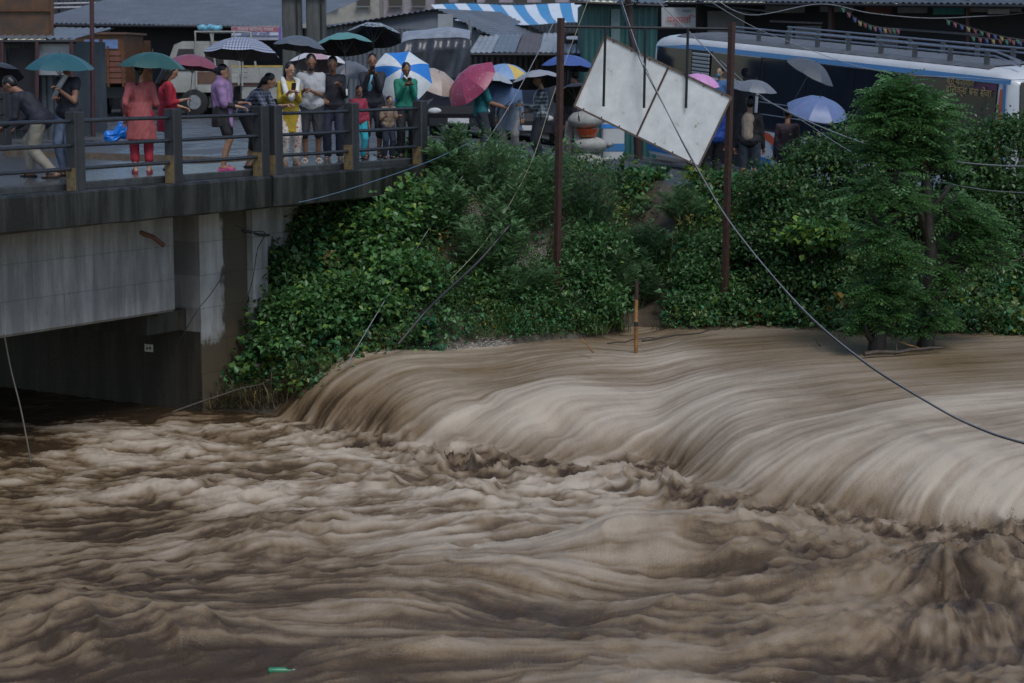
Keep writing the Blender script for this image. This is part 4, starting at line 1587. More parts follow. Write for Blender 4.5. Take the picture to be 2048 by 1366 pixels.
# end pillar with orange wedge
q = MB()
panel_side(q, [(BLEN - .54, 1.0), (BLEN - .30, 1.0), (BLEN - .44, 2.85), (BLEN - .50, 2.85)], .008, .006)
q.build('orange_wedge', M_BUSO, bus)
q = MB()
panel_side(q, [(BLEN - .28, 1.0), (BLEN - .20, 1.0), (BLEN - .36, 2.95), (BLEN - .44, 2.95)], .008, .006)
q.build('blue_wedge', M_BUSB, bus)
# wheels
for xw in (2.35, BLEN - 2.9):
    for yw in (.16, W_ - .16):
        wh = empty('wheel', (xw, yw, .5))
        wh.parent = bus
        q = MB()
        q.tube([(0, -.14, 0), (0, -.13, 0), (0, .13, 0), (0, .14, 0)], [.44, .5, .5, .44], 24)
        q.build('tyre', M_TYRE, wh, smooth=40)
        q = MB()
        q.tube([(0, -.155, 0), (0, .155, 0)], [.27, .27], 18)
        q.build('rim', M_CHROME, wh, smooth=40)
    MB().tube([(xw, -.004, .55), (xw, .10, .55)], .58, 24).build('wheel_arch', M_BLK, bus)
# dark ribbed roof deck under the rack
q = MB()
nr_ = 60
vs_ = []
for i in range(nr_ + 1):
    xx = .9 + (BLEN - 1.9) * i / nr_
    for yy, zz in ((.17, 3.19), (.36, 3.25), (1.25, 3.30), (W_ - .36, 3.25), (W_ - .17, 3.19)):
        vs_.append((xx, yy, zz + (.012 if i % 2 else 0)))
q.add(vs_, [(i * 5 + k, i * 5 + k + 1, i * 5 + k + 6, i * 5 + k + 5) for i in range(nr_) for k in range(4)])
q.build('roof_deck', mat('dark wet roof deck', (.10, .105, .115), .5, scale=3), bus)
# roof rack
for yy, zz in ((.4, 3.52), (.4, 3.43), (2.1, 3.52), (2.1, 3.43)):
    MB().tube([(2.6, yy, zz), (BLEN * .5, yy, zz), (BLEN - 1.1, yy, zz), (BLEN - .4, yy, zz - .14)], .022, 6).build('roof_rail', M_CHROME, bus)
for i in range(9):
    xx = 2.7 + i * (BLEN - 4) / 8
    for yy in (.4, 2.1):
        MB().box(xx - .06, xx + .06, yy - .02, yy + .02, 3.18, 3.52).build('rack_upright', mat('grey steel', (.10, .105, .11), .5) if i == 0 and yy < 1 else bpy.data.materials['grey steel'], bus)
# front and rear details
q = MB()
q.add([(BLEN + .012, .17, .8), (BLEN + .012, W_ - .17, .8), (BLEN + .012, W_ - .17, 1.4), (BLEN + .012, .17, 1.4), (BLEN - .168, W_ - .2, 3.0), (BLEN - .168, .2, 3.0)], [(0, 1, 2, 3), (3, 2, 4, 5)])
q.build('windscreen', M_GLASS, bus)
for yy in (.3, W_ - .3):
    MB().ball((BLEN - .01, yy, .85), (.05, .16, .1)).build('headlight', mat('headlight glass', (.6, .6, .6), .1), bus)


def text_obj(s, size, m, parent=None, name='lettering', ext=.002):
    cu = bpy.data.curves.new(name, 'FONT')
    cu.body = s
    cu.size = size
    cu.align_x = 'CENTER'
    cu.align_y = 'CENTER'
    cu.extrude = ext
    t = bpy.data.objects.new(name, cu)
    COL.objects.link(t)
    dg = bpy.context.evaluated_depsgraph_get()
    me = bpy.data.meshes.new_from_object(t.evaluated_get(dg))
    bpy.data.objects.remove(t)
    me.materials.clear()
    me.materials.append(m)
    o = bpy.data.objects.new(name, me)
    COL.objects.link(o)
    o.parent = parent
    return o


M_YTXT = mat('faded gold lettering', (.42, .30, .12), .5, var=.1)
M_RTXT = mat('red sign paint', (.45, .05, .06), .6, var=.2)
M_NTXT = mat('navy sign paint', (.04, .05, .2), .6, var=.2)
for (px, py, s, sz) in ((1922, 164, 'श्री यातायात', .16), (1938, 183, 'डिलक्स बस सेवा', .2)):
    x_, z_ = bus_pt(px, py)
    t = text_obj(s, sz, M_YTXT, bus)
    t.location = (x_, -.024, z_)
    t.rotation_euler = (R(90), 0, 0)

# ------------------------------------------------------------------ sheds, shops and pillars behind the road
M_TIN = mat('wet grey roofing sheet', (.17, .185, .21), .38, scale=1.2, col2=(.10, .11, .125), metal=.15)
M_TINW = mat('pale roofing sheet', (.36, .38, .40), .38, scale=1.0, col2=(.20, .215, .23), metal=.1)
M_TIND = mat('dark wall sheet', (.09, .105, .12), .4, scale=1.0, col2=(.05, .06, .07), metal=.2)
M_TINR = mat('rust streaked sheet', (.12, .10, .10), .5, scale=1.5, col2=(.07, .04, .035))
M_GREEN = mat('green painted sheet', (.03, .115, .11), .45, scale=1.4, col2=(.02, .075, .075))
M_GLOOM = mat('painted interior gloom', (.012, .012, .015), .7)  # near-black paint for the shade inside open shops and the hut doorway
M_WALLG = mat('grey plaster', (.19, .20, .21), .7, scale=2, bump=.2)
M_PILLAR = concrete('pillar concrete', (.10, .105, .10), (.05, .05, .045), .7, .5)
M_POLEB = mat('dark red steel', (.06, .025, .025), .5, scale=8)
M_STRB = mat('blue tarpaulin', (.05, .26, .52), .4, scale=3, var=.12)
M_STRW = mat('white tarpaulin', (.66, .72, .78), .4, scale=3, var=.08)


def sheet(q, a, b, c, d, pitch=.16, amp=.022, along='ab', thick=.012):
    """corrugated sheet over the quad a b c d; ridges run from ab towards dc"""
    a, b, c, d = map(Vector, (a, b, c, d))
    n = max(4, int((b - a).length / pitch * 4))
    n = min(n, 400)
    nm = (b - a).cross(d - a).normalized()
    m = 3
    vs = []
    for j in range(m + 1):
        for i in range(n + 1):
            s = i / n
            p = a.lerp(b, s).lerp(d.lerp(c, s), j / m)
            vs.append(p + nm * amp * math.sin(2 * math.pi * s * (b - a).length / pitch))
    fs = [(j * (n + 1) + i, j * (n + 1) + i + 1, (j + 1) * (n + 1) + i + 1, (j + 1) * (n + 1) + i) for j in range(m) for i in range(n)]
    q.add(vs, fs)


def quad(px0, py0, px1, py1, d0, d1=None):
    """upright rectangle seen between two pixels"""
    d1 = d1 or d0
    return P(px0, py1, d0), P(px1, py1, d1), P(px1, py0, d1), P(px0, py0, d0)


def floor_pt(px, d):
    p = P(px, 200, d)
    p.z = float(np.clip(road_z(p.x, p.y), -2.2, 0)) - .05
    return p


def building(name, label, px0, px1, d0, d1, zt0, zt1, wall_m, depth=4.0, roof=None, corr=True, cat='shed', overhang=.5, rise=.9, roof_px=None, fascia=None):
    """shed with a front wall between two pixels (eaves heights zt0, zt1), side walls and a sheet roof"""
    a, b = floor_pt(px0, d0), floor_pt(px1, d1)
    e = tag(empty(name, a), label, cat)
    A, B = Vector(), b - a
    t = (B - A).normalized()
    back = Vector((-t.y, t.x, 0)).normalized() * depth
    At, Bt = A + Vector((0, 0, zt0 - a.z)), B + Vector((0, 0, zt1 - b.z))
    q = MB()
    if corr:
        sheet(q, A, B, Bt, At)
        sheet(q, B, B + back, Bt + back, Bt)
        sheet(q, A + back, A, At, At + back)
    else:
        q.add([A, B, Bt, At], [(0, 1, 2, 3)])
        q.add([B, B + back, Bt + back, Bt], [(0, 1, 2, 3)])
        q.add([A + back, A, At, At + back], [(0, 1, 2, 3)])
    q.build('wall', wall_m, e)
    if roof:
        q = MB()
        o = t.cross(Vector((0, 0, 1))).normalized() * overhang
        up = Vector((0, 0, rise))
        s = t * .25
        sheet(q, At + o - s + Vector((0, 0, .05)), Bt + o + s + Vector((0, 0, .05)), Bt + back + s + up, At + back - s + up, .18, .025)
        q.build('roof', roof, e)
        q = MB()
        q.tube([At + o - s + Vector((0, 0, -.02)), Bt + o + s + Vector((0, 0, -.02))], .045, 4)
        q.build('eaves_beam', M_BLK, e)
    return e, a, (A, B, At, Bt, back, t)


def zat(py, d, px=1024):
    return P(px, py, d).z


def on_wall(e, a, m, name, px0, py0, px1, py1, d, th=.04):
    """flat panel fixed on the front of a building, at its real size"""
    p = [v - a for v in quad(px0, py0, px1, py1, d)]
    n = (p[1] - p[0]).cross(p[3] - p[0]).normalized() * th
    q = MB()
    q.add(p + [v + n for v in p], [(3, 2, 1, 0), (4, 5, 6, 7), (0, 1, 5, 4), (1, 2, 6, 5), (2, 3, 7, 6), (3, 0, 4, 7)])
    return q.build(name, m, e)


def strut(e, a, name, px, py0, py1, d, r, m, n=6):
    return MB().tube([P(px, py1, d) - a, P(px, py0, d) - a], r, n).build(name, m, e)


# corrugated hut with a faded billboard, far left
e, a, _ = building('corrugated_hut', 'dark corrugated iron hut beyond the far railing at the left edge', -140, 144, 46.5, 46.5, zat(82, 46.5), zat(82, 46.5), M_TIND, 4, M_TIN, overhang=.5, rise=.35)
on_wall(e, a, M_TINW, 'pale_sheet', 76, 86, 140, 150, 46.2)
on_wall(e, a, M_GLOOM, 'doorway', 20, 96, 76, 260, 46.3)
for px in (4, 74, 143):
    strut(e, a, 'roof_post', px, 82, 262, 46.0, .05, M_POLEB)
bb = tag(empty('billboard', P(50, 70, 47.3)), 'faded brown billboard in a wooden frame above the corrugated hut', 'billboard')
M_BILL = mat('faded rusty print', (.16, .075, .03), .6, scale=1.6, col2=(.03, .03, .03))
q = MB()
pp_ = [v - bb.location for v in quad(-60, -40, 102, 72, 47.3)]
n_ = Vector((0, .05, 0))
q.add(pp_ + [v + n_ for v in pp_], [(0, 1, 2, 3), (7, 6, 5, 4), (0, 4, 5, 1), (1, 5, 6, 2), (2, 6, 7, 3), (3, 7, 4, 0)])
q.build('panel', M_BILL, bb)
for x0_, y0_, x1_, y1_ in ((102, -40, 108, 76), (-60, 18, 102, 23), (-60, 70, 102, 75)):
    p = [v - bb.location + Vector((0, -.06, 0)) for v in quad(x0_, y0_, x1_, y1_, 47.3)]
    MB().add(p + [v + Vector((0, .05, 0)) for v in p], [(0, 1, 2, 3), (7, 6, 5, 4), (0, 4, 5, 1), (1, 5, 6, 2), (2, 6, 7, 3), (3, 7, 4, 0)]).build('frame_board', mat('old wood', (.10, .045, .02), .6, scale=9), bb)
for px in (10, 95):
    MB().tube([floor_pt(px, 47.36) - bb.location, P(px, -30, 47.36) - bb.location], .05, 6).build('support_leg', M_POLEB, bb)
pl = floor_pt(184, 47)
po = MB().tube([(0, 0, 0), P(184, 60, 47) - pl, P(183, -40, 47) - pl], .055, 8).build('steel_pole', M_POLEB, smooth=40)
po.location = pl
tag(po, 'dark red steel pole beside the teal umbrella', 'pole')

# long market shed, grey awning
e, a, gg = building('market_shed', 'long grey tin roofed market shed behind the white truck', 112, 612, 72, 70, zat(50, 72), zat(56, 70), M_GLOOM, 6, M_TIN, corr=False, overhang=1.6, rise=1.15)
on_wall(e, a, M_WALLG, 'pale_wall', 112, 54, 170, 80, 70.2)
for px in (205, 300, 345, 462):
    on_wall(e, a, M_WALLG, 'pier', px, 52, px + 16, 210, 71.6, .1)
e2, a2, _ = building('upper_store', 'corrugated store standing above the market shed roof', 312, 500, 79, 79, zat(-30, 79), zat(-30, 79), M_TINW, 3, None)
e2, a2, _ = building('upper_store', 'dark barred store above the left end of the market shed', 100, 306, 80, 80, zat(-30, 80), zat(-30, 80), M_TIND, 3, None)
for px in (118, 150, 240):
    strut(e2, a2, 'railing_bar', px, -30, 26, 79.6, .05, M_BLK)
for py in (4, 12):
    MB().tube([P(100, py + 4, 79.5) - a2, P(300, py, 79.5) - a2], .05, 6).build('railing_bar', M_CHROME, e2)

# shop hoarding under the awning with vertical print
hd = tag(empty('shop_banner', P(513, 66, 68)), 'red white and blue shop banner hanging under the market awning', 'banner')
on_wall(hd, hd.location, mat('banner cloth', (.42, .42, .5), .6, var=.1), 'cloth', 463, 53, 566, 80, 68)
on_wall(hd, hd.location, mat('banner red band', (.38, .13, .16), .6, var=.2), 'red_band', 464, 54, 557, 64, 67.94, .01)
on_wall(hd, hd.location, mat('banner pale band', (.5, .55, .68), .6, var=.1), 'pale_band', 464, 64.5, 557, 71, 67.93, .01)
on_wall(hd, hd.location, mat('banner violet edge', (.16, .13, .4), .6, var=.1), 'edge_band', 558, 53, 563, 80, 67.93, .01)
for s, py, sz, mm in (('नेपाल किराना पसल', 59.5, .17, M_BUSW), ('खाद्य तथा तरकारी', 68, .14, M_NTXT)):
    t = text_obj(s, sz, mm, hd)
    t.location = P(511, py, 67.9) - hd.location
    t.rotation_euler = (R(90), 0, 0)

# twin concrete pillars
for px, lab in ((587, 'thick square concrete pillar, left one of the pair behind the umbrellas'), (635, 'thick square concrete pillar, right one of the pair behind the umbrellas')):
    b_ = floor_pt(px, 56)
    h_ = zat(-60, 56)
    pi_ = tag(empty('concrete_pillar', b_), lab, 'pillar', 'twin concrete pillars')
    q = MB()
    q.bevbox(-.26, .26, -.26, .26, 0, h_, .03)
    q.build('shaft', M_PILLAR, pi_)
    MB().tube([(.16, -.29, .2), (.16, -.29, h_)], .025, 6).build('conduit', M_BLK, pi_)
    MB().box(-.34, .34, -.34, .34, zat(-6, 56), zat(-3, 56) + .08).build('collar', M_BLK, pi_)

# gable shed of grey sheets
e, a, gg = building('tin_shed', 'grey corrugated tin shed with a low gable behind the open umbrellas', 652, 962, 62, 60, zat(50, 62), zat(66, 60), mat('blue grey wall sheet', (.15, .165, .185), .4, scale=1, col2=(.09, .10, .115)), 5, None)
A_, B_, At_, Bt_, bk_, t_ = gg
q = MB()
pk_ = P(872, 17, 60.6) - a
lt_, rt_ = P(640, 56, 61.6) - a, P(985, 72, 59.6) - a
q2 = MB()
q2.add([At_, Bt_, pk_ + Vector((0, .3, -.05))], [(0, 1, 2)])
q2.build('gable', bpy.data.materials['blue grey wall sheet'], e)
q = MB()
sheet(q, lt_, pk_, pk_ + bk_, lt_ + bk_, .18, .02)
q.build('roof', M_TIN, e)
q = MB()
sheet(q, pk_, rt_, rt_ + bk_, pk_ + bk_, .18, .02)
q.build('roof', M_TIN, e)
on_wall(e, a, M_TINW, 'pale_sheet', 876, 28, 906, 62, 59.6)
strut(e, a, 'leaning_pole', 940, 40, 92, 58.8, .05, M_TINW)

# striped tarpaulin roof
st = tag(empty('striped_canopy', floor_pt(1015, 66)), 'blue and white striped tarpaulin roof over a market stall', 'canopy')
o_ = st.location
sa, sb, sc_, sd_ = P(930, 50, 64), P(1172, 46, 63), P(1165, 8, 69), P(862, 9, 69)
ns_ = 13
for k in range(ns_):
    q = MB()
    n6 = 6
    vs, fs = [], []
    for j in range(n6 + 1):
        for i in range(3):
            s = (k + i / 2) / ns_
            p = sa.lerp(sb, s).lerp(sd_.lerp(sc_, s), j / n6)
            sag = -.12 * math.sin(math.pi * j / n6) + .03 * math.sin(9 * s + j)
            vs.append(p - o_ + Vector((0, 0, sag)))
    fs = [(j * 3 + i, j * 3 + i + 1, (j + 1) * 3 + i + 1, (j + 1) * 3 + i) for j in range(n6) for i in range(2)]
    q.add(vs, fs)
    q.build('stripe', M_STRB if k % 2 else M_STRW, st)
for px, d_ in ((950, 64), (1060, 63.5), (1165, 63)):
    MB().tube([floor_pt(px, d_) - o_, P(px, 50, d_) - o_], .05, 6).build('pole', M_BLK, st)
q = MB()
sheet(q, P(870, 5, 70.5) - o_ - Vector((0, 0, 2.6)), P(1172, 5, 70.5) - o_ - Vector((0, 0, 2.6)), P(1172, 5, 70.5) - o_, P(870, 5, 70.5) - o_)
q.build('back_wall', M_TIND, st)

# low lean-to with a broken pale roof
lt = tag(empty('lean_to', floor_pt(1055, 57)), 'low lean to with a patched pale tin roof left of the green hut', 'shed')
o_ = lt.location
la, lb_, lc, ld = P(938, 105, 55), P(1172, 106, 55), P(1172, 66, 60), P(960, 70, 60)
for k in range(5):
    q = MB()
    s0, s1 = k / 5, (k + .985) / 5
    dz = Vector((0, 0, .015 * (k % 2)))
    sheet(q, la.lerp(lb_, s0) - o_ + dz, la.lerp(lb_, s1) - o_ + dz, ld.lerp(lc, s1) - o_ + dz, ld.lerp(lc, s0) - o_ + dz, .15, .018)
    q.build('roof_sheet', (M_TINW, M_TIN, M_TINR, M_TINW, M_TINW)[k], lt)
MB().tube([la - o_ - Vector((0, 0, .06)), lb_ - o_ - Vector((0, 0, .06))], .05, 4).build('eaves_beam', M_BLK, lt)
q = MB()
sheet(q, floor_pt(940, 57) - o_, floor_pt(1172, 57) - o_, P(1172, 108, 57) - o_, P(940, 108, 57) - o_)
q.build('wall', mat('brown grey sheet', (.07, .06, .06), .5, scale=2), lt)
tire = MB()
for k in range(20):
    pass
tr_ = P(1148, 84, 57.6)
ang = [2 * math.pi * k / 18 for k in range(19)]
MB().tube([(.3 * math.cos(t), .3 * math.sin(t), .02 * math.sin(3 * t)) for t in ang], .075, 7).build('old_tyre', M_TYRE, None, smooth=True)
ot = bpy.data.objects['old_tyre']
ot.location = tr_ + Vector((0, -.1, .12))
ot.rotation_euler = (R(28), 0, 0)
tag(ot, 'old tyre weighing down the pale lean to roof', 'tyre')

# draped dark tarpaulin over a stall
tp = tag(empty('tarpaulin', floor_pt(872, 50)), 'dark grey tarpaulin draped over a stall behind the blue and white umbrella', 'tarpaulin')
o_ = tp.location
nx_, nz_ = 26, 14
vs = []
for j in range(nz_ + 1):
    for i in range(nx_ + 1):
        s, t = i / nx_, j / nz_
        topx = 803 + 137 * s
        topy = 86 - 12 * math.sin(math.pi * s) ** .7 - 6 * s
        boty = 215 - 40 * s
        p = P(topx, topy + (boty - topy) * t, 50)
        bulge = .12 * math.sin(math.pi * s) * (1 - t) + .07 * math.sin(13 * s + 5 * t) * (.3 + t) + .05 * math.sin(29 * s + 3 * t)
        vs.append(p - o_ + Vector((0, -bulge - .4 * (t > .08) * .5, -.06 * math.sin(math.pi * s) * (t < .25))))
q = MB()
q.add(vs, [(j * (nx_ + 1) + i, j * (nx_ + 1) + i + 1, (j + 1) * (nx_ + 1) + i + 1, (j + 1) * (nx_ + 1) + i) for j in range(nz_) for i in range(nx_)])
M_TARP = mat('dark wet tarpaulin', (.045, .05, .062), .32, scale=4, var=.3, bump=.3)
q.build('sheet', M_TARP, tp, smooth=True)
vs2 = []
for j in range(7):
    for i in range(nx_ + 1):
        s, t = i / nx_, j / 6
        p0 = Vector(vs[i])
        vs2.append(p0 + Vector((0, 1.8 * t, .25 * math.sin(math.pi * t) + .02 * math.sin(9 * s + 4 * t))))
MB().add(vs2, [(j * (nx_ + 1) + i, j * (nx_ + 1) + i + 1, (j + 1) * (nx_ + 1) + i + 1, (j + 1) * (nx_ + 1) + i) for j in range(6) for i in range(nx_)]).build('top_sheet', mat('pale wet tarpaulin', (.26, .28, .32), .3, scale=4, var=.25), tp, smooth=True)
for px in (806, 938):
    for dd in (50.1, 51.7):
        MB().tube([floor_pt(px, dd) - o_, P(px, 88, dd) - o_], .04, 6).build('pole', M_BLK, tp)

# green hut
e, a, gg = building('green_hut', 'green corrugated iron hut behind the tilted board', 1166, 1312, 53, 53, zat(8, 53), zat(8, 53), M_GREEN, 4, M_TIND, overhang=.4, rise=.3)
on_wall(e, a, mat('pale green shutter', (.10, .16, .16), .5, scale=3), 'shutter', 1222, 18, 1240, 110, 52.9)
pl = floor_pt(1278, 51)
po = MB().tube([(0, 0, 0), P(1268, 100, 51) - pl, P(1252, -30, 51) - pl], [.11, .10, .085], 10).build('utility_pole', mat('dark pole', (.04, .022, .02), .6, scale=9), smooth=40)
po.location = pl
tag(po, 'leaning dark utility pole in front of the green hut', 'pole')
rr = random.Random(9)
cp = P(1258, 2, 50.8)
q = MB()
pts = [(.25 * math.cos(t * 1.9) * rr.uniform(.6, 1.1), .06 * math.sin(t * 3), .14 * math.sin(t * 1.9) * rr.uniform(.6, 1.1)) for t in np.arange(0, 22, .5)]
co_ = q.tube(pts, .012, 5).build('cable_coil', M_WIREB)
co_.location = cp
tag(co_, 'tangled coil of black cable at the top of the leaning pole', 'cable coil')

# dark row of shops behind the bus
e, a, gg = building('shop_row', 'long dark row of open fronted shops behind the bus', 1312, 2200, 60, 52, zat(8, 60), zat(14, 52), M_GLOOM, 6, M_TIND, corr=False, overhang=1.8, rise=.8, cat='shop')
sd = lambda px: 60 + (52 - 60) * (px - 1312) / (2200 - 1312)
def shop_panel(name, m, x0, y0, x1, y1, off=.15, th=.05):
    return on_wall(e, a, m, name, x0, y0, x1, y1, sd((x0 + x1) / 2) - off - .25, th)
shop_panel('wall_panel', M_WALLG, 1415, 22, 1500, 75)
shop_panel('wall_panel', mat('dull plaster', (.17, .17, .175), .7, scale=3), 1530, -4, 1640, 26)
shop_panel('wall_panel', M_WALLG, 1640, -4, 1728, 24)
shop_panel('wall_panel', mat('brick red board', (.10, .03, .025), .6), 1730, 6, 1790, 28)
shop_panel('wall_panel', bpy.data.materials['dull plaster'], 1795, -4, 1864, 26)
shop_panel('wall_panel', bpy.data.materials['dull plaster'], 1940, -4, 2070, 24)
shop_panel('curtain', mat('teal curtain', (.02, .16, .14), .6, scale=3, stretch=(6, 6, .4)), 1866, -6, 1928, 29, .3)
shop_panel('light_board', mat('pale board', (.30, .31, .33), .6), 1975, 18, 2018, 28, .3)
shop_panel('roller_shutter', M_TIN, 1590, 52, 1660, 110, .1)
shop_panel('roller_shutter', M_TIND, 1760, 62, 1800, 110, .1)
for px, w in ((1400, .16), (1662, .14), (1935, .08)):
    strut(e, a, 'post', px, -10, 110, sd(px) - 1.2, w * .7, M_POLEB if px != 1400 else M_BLK)
for x0_, y0_, x1_, y1_ in ((1410, 9, 1520, 30), (1420, 10, 1560, 24), (1540, 42, 1645, 46), (1770, 56, 1965, 70)):
    MB().tube([P(x0_, y0_, sd(x0_) - 1.6) - a, P(x1_, y1_, sd(x1_) - 1.6) - a], .03, 5).build('awning_bar', M_CHROME, e)
sg = tag(empty('shop_sign', P(1357, 36, 57.6)), 'small white shop sign with red lettering beside the green hut', 'sign')
on_wall(sg, sg.location, mat('dirty white sign', (.40, .42, .42), .6, scale=3, var=.15), 'board', 1323, 15, 1391, 56, 57.6)
for s, px, py, sz, mm in (('पशुपति', 1358, 40, .26, M_RTXT), ('प्रोपाइटर', 1374, 22, .08, M_NTXT), ('मो. पसल', 1358, 52, .07, M_NTXT)):
    t = text_obj(s, sz, mm, sg)
    t.location = P(px, py, 57.5) - sg.location
    t.rotation_euler = (R(90), 0, 0)
# bunting
FL = [mat('bunting ' + n, c, .6, var=.1) for n, c in (('green', (.015, .09, .06)), ('pink', (.13, .04, .06)), ('blue', (.02, .035, .13)), ('yellow', (.18, .15, .06)), ('red', (.10, .015, .015)))]
for pts, lab in ((((1680, 10), (1715, 40), (1745, 52), (1775, 57), (1800, 58)), 'string of small coloured flags beside the shop post'),
                 (((1890, 38), (1930, 52), (1970, 64), (2010, 74), (2060, 82)), 'string of coloured flags at the upper right under the shop eaves'),
                 (((1940, 72), (1980, 78), (2020, 80), (2060, 84)), 'lower string of coloured flags at the right edge')):
    bn = tag(empty('bunting', P(*pts[0], 49)), lab, 'bunting')
    pp = [P(x, y, 49) - bn.location for x, y in pts]
    MB().tube(pp, .008, 5).build('string', M_WIREB, bn)
    L_ = len(pp) - 1
    for k in range(L_ * 3):
        s = (k + .5) / 3
        i = min(int(s), L_ - 1)
        p = pp[i].lerp(pp[i + 1], s - i)
        q = MB()
        q.add([p + Vector((-.05, 0, 0)), p + Vector((.05, .01, 0)), p + Vector((.03, -.03, -.13)), p + Vector((-.03, .02, -.11))], [(0, 1, 2), (0, 2, 3)])
        q.build('flag', FL[k % 5], bn)

# pale houses far behind the roofs
for px0, px1, d_, c, lab in ((500, 760, 108, (.32, .30, .26), 'cream house far behind the concrete pillars'), (765, 950, 112, (.30, .27, .30), 'pinkish house far behind the gabled tin shed'),
                             (955, 1180, 110, (.36, .30, .34), 'pale pink house far behind the striped canopy')):
    hm = mat('house wall ' + lab[:5], c, .7, scale=2)
    e, a, gg = building('far_house', lab, px0, px1, d_, d_, zat(-90, d_), zat(-90, d_), hm, 8, None, corr=False, cat='house')
    for k in range(4):
        x_ = px0 + (px1 - px0) * (k + .3) / 4
        w = on_wall(e, a, M_GLASS, 'window', x_, -20, x_ + 26, 12, d_ - .1)
        on_wall(e, a, M_WALLG, 'sill', x_ - 3, 12.3, x_ + 29, 14.5, d_ - .1, .15)

# ------------------------------------------------------------------ trucks and cars
def wheel(parent, loc, r, w, spin_axis='y'):
    wh = empty('wheel', loc)
    wh.parent = parent
    MB().tube([(0, -w / 2, 0), (0, -w * .42, 0), (0, w * .42, 0), (0, w / 2, 0)], [r * .86, r, r, r * .86], 20).build('tyre', M_TYRE, wh, smooth=40)
    MB().tube([(0, -w * .54, 0), (0, w * .54, 0)], r * .52, 14).build('rim', M_CHROME, wh, smooth=40)
    return wh


M_TRW = mat('cream truck paint', (.46, .46, .43), .4, scale=2, col2=(.28, .27, .24))
M_TRR = mat('brown truck panel', (.14, .075, .05), .5, scale=3)
M_TRY = mat('yellow truck trim', (.5, .34, .08), .5)
tk = tag(empty('flatbed_truck', floor_pt(330, 64), R(-6)), 'white flatbed truck with a rack over its cab behind the checked umbrella', 'truck')
S_ = 64 / FOC
# cab: side profile pushed across the width; local x runs right along the truck, -y faces the bridge
q = MB()
q.prism([(0, .75), (.02, 1.45), (.34, 2.25), (.62, 2.36), (2.05, 2.36), (2.1, .75)], 0, 2.1, 'y')
q.build('cab', M_TRW, tk)
q = MB()
q.add([(.27, -.012, 1.42), (.98, -.012, 1.42), (.98, -.012, 2.12), (.48, -.012, 2.12)], [(0, 1, 2, 3)])
q.build('door_window', M_GLASS, tk)
q = MB()
q.add([(0.018, .15, 1.46), (.018, 1.95, 1.46), (.335, 1.85, 2.2), (.335, .25, 2.2)], [(0, 1, 2, 3)])
q.build('windscreen', M_GLASS, tk)
q = MB()
q.bevbox(1.34, 1.94, -.02, -.006, 1.45, 2.0, .003)
q.build('rear_window', M_GLASS, tk)
MB().box(1.08, 2.09, -.014, -.002, 1.02, 1.4).build('rust_panel', M_TRR, tk)
for k in range(4):
    MB().box(1.12 + k * .05, 1.14 + k * .05, -.02, -.004, 1.42, 2.3).build('cab_rib', M_TRW, tk)
MB().tube([(1.05, -.06, .9), (1.05, -.06, 2.66), (2.3, -.06, 2.66), (2.55, -.06, .95)], .035, 6).build('rack_frame', M_TRW, tk)
MB().tube([(1.05, 2.16, .9), (1.05, 2.16, 2.66), (2.3, 2.16, 2.66), (2.55, 2.16, .95)], .035, 6).build('rack_frame', M_TRW, tk)
for k in range(4):
    MB().tube([(1.05 + k * .4, -.06, 2.66), (1.05 + k * .4, 2.16, 2.66)], .03, 6).build('rack_bar', M_TRW, tk)
MB().tube([(1.55, -.06, 2.6), (1.7, -.06, 1.45)], .03, 6).build('rack_strut', M_TRW, tk)
q = MB()
rr = random.Random(3)
q.tube([(1.1 + .13 * k, .1 + .1 * math.sin(k), 2.78 + .03 * math.sin(k * 2.3)) for k in range(7)], [.07, .10, .085, .11, .08, .10, .06], 8)
bd = q.build('tarp_bundle', mat('light blue plastic', (.16, .42, .55), .4, scale=8, var=.3), smooth=True)
bd.matrix_world = Matrix.Translation(floor_pt(330, 64)) @ Matrix.Rotation(R(-6), 4, 'Z')
tag(bd, 'twisted light blue plastic bundle on top of the truck cab rack', 'bundle')
q = MB()
q.box(2.2, 6.3, 0, 2.1, .95, 1.05)
q.build('bed_floor', M_TRR, tk)
for k in range(3):
    z = 1.06 + k * .16
    MB().box(2.2, 6.3, -.05, .0, z, z + .145).build('side_board', M_TRW, tk)
    MB().box(2.2, 6.3, 2.1, 2.15, z, z + .145).build('side_board', M_TRW, tk)
MB().box(2.2, 6.3, -.06, .0, 1.545, 1.60).build('side_trim', M_TRY, tk)
MB().box(6.3, 6.36, 0, 2.1, 1.06, 1.54).build('tail_board', M_TRW, tk)
for k in range(6):
    MB().box(2.4 + k * .72, 2.46 + k * .72, -.075, -.06, .98, 1.56).build('stake', M_TRW, tk)
MB().box(.1, 6.2, .6, 1.5, .6, .93).build('chassis', M_BLK, tk)
MB().box(2.5, 4.6, .02, .1, .55, .93).build('side_guard', M_TRW, tk)
for x_ in (.95, 5.0):
    for y_ in (.12, 1.98):
        wheel(tk, (x_, y_, .44), .44, .26)

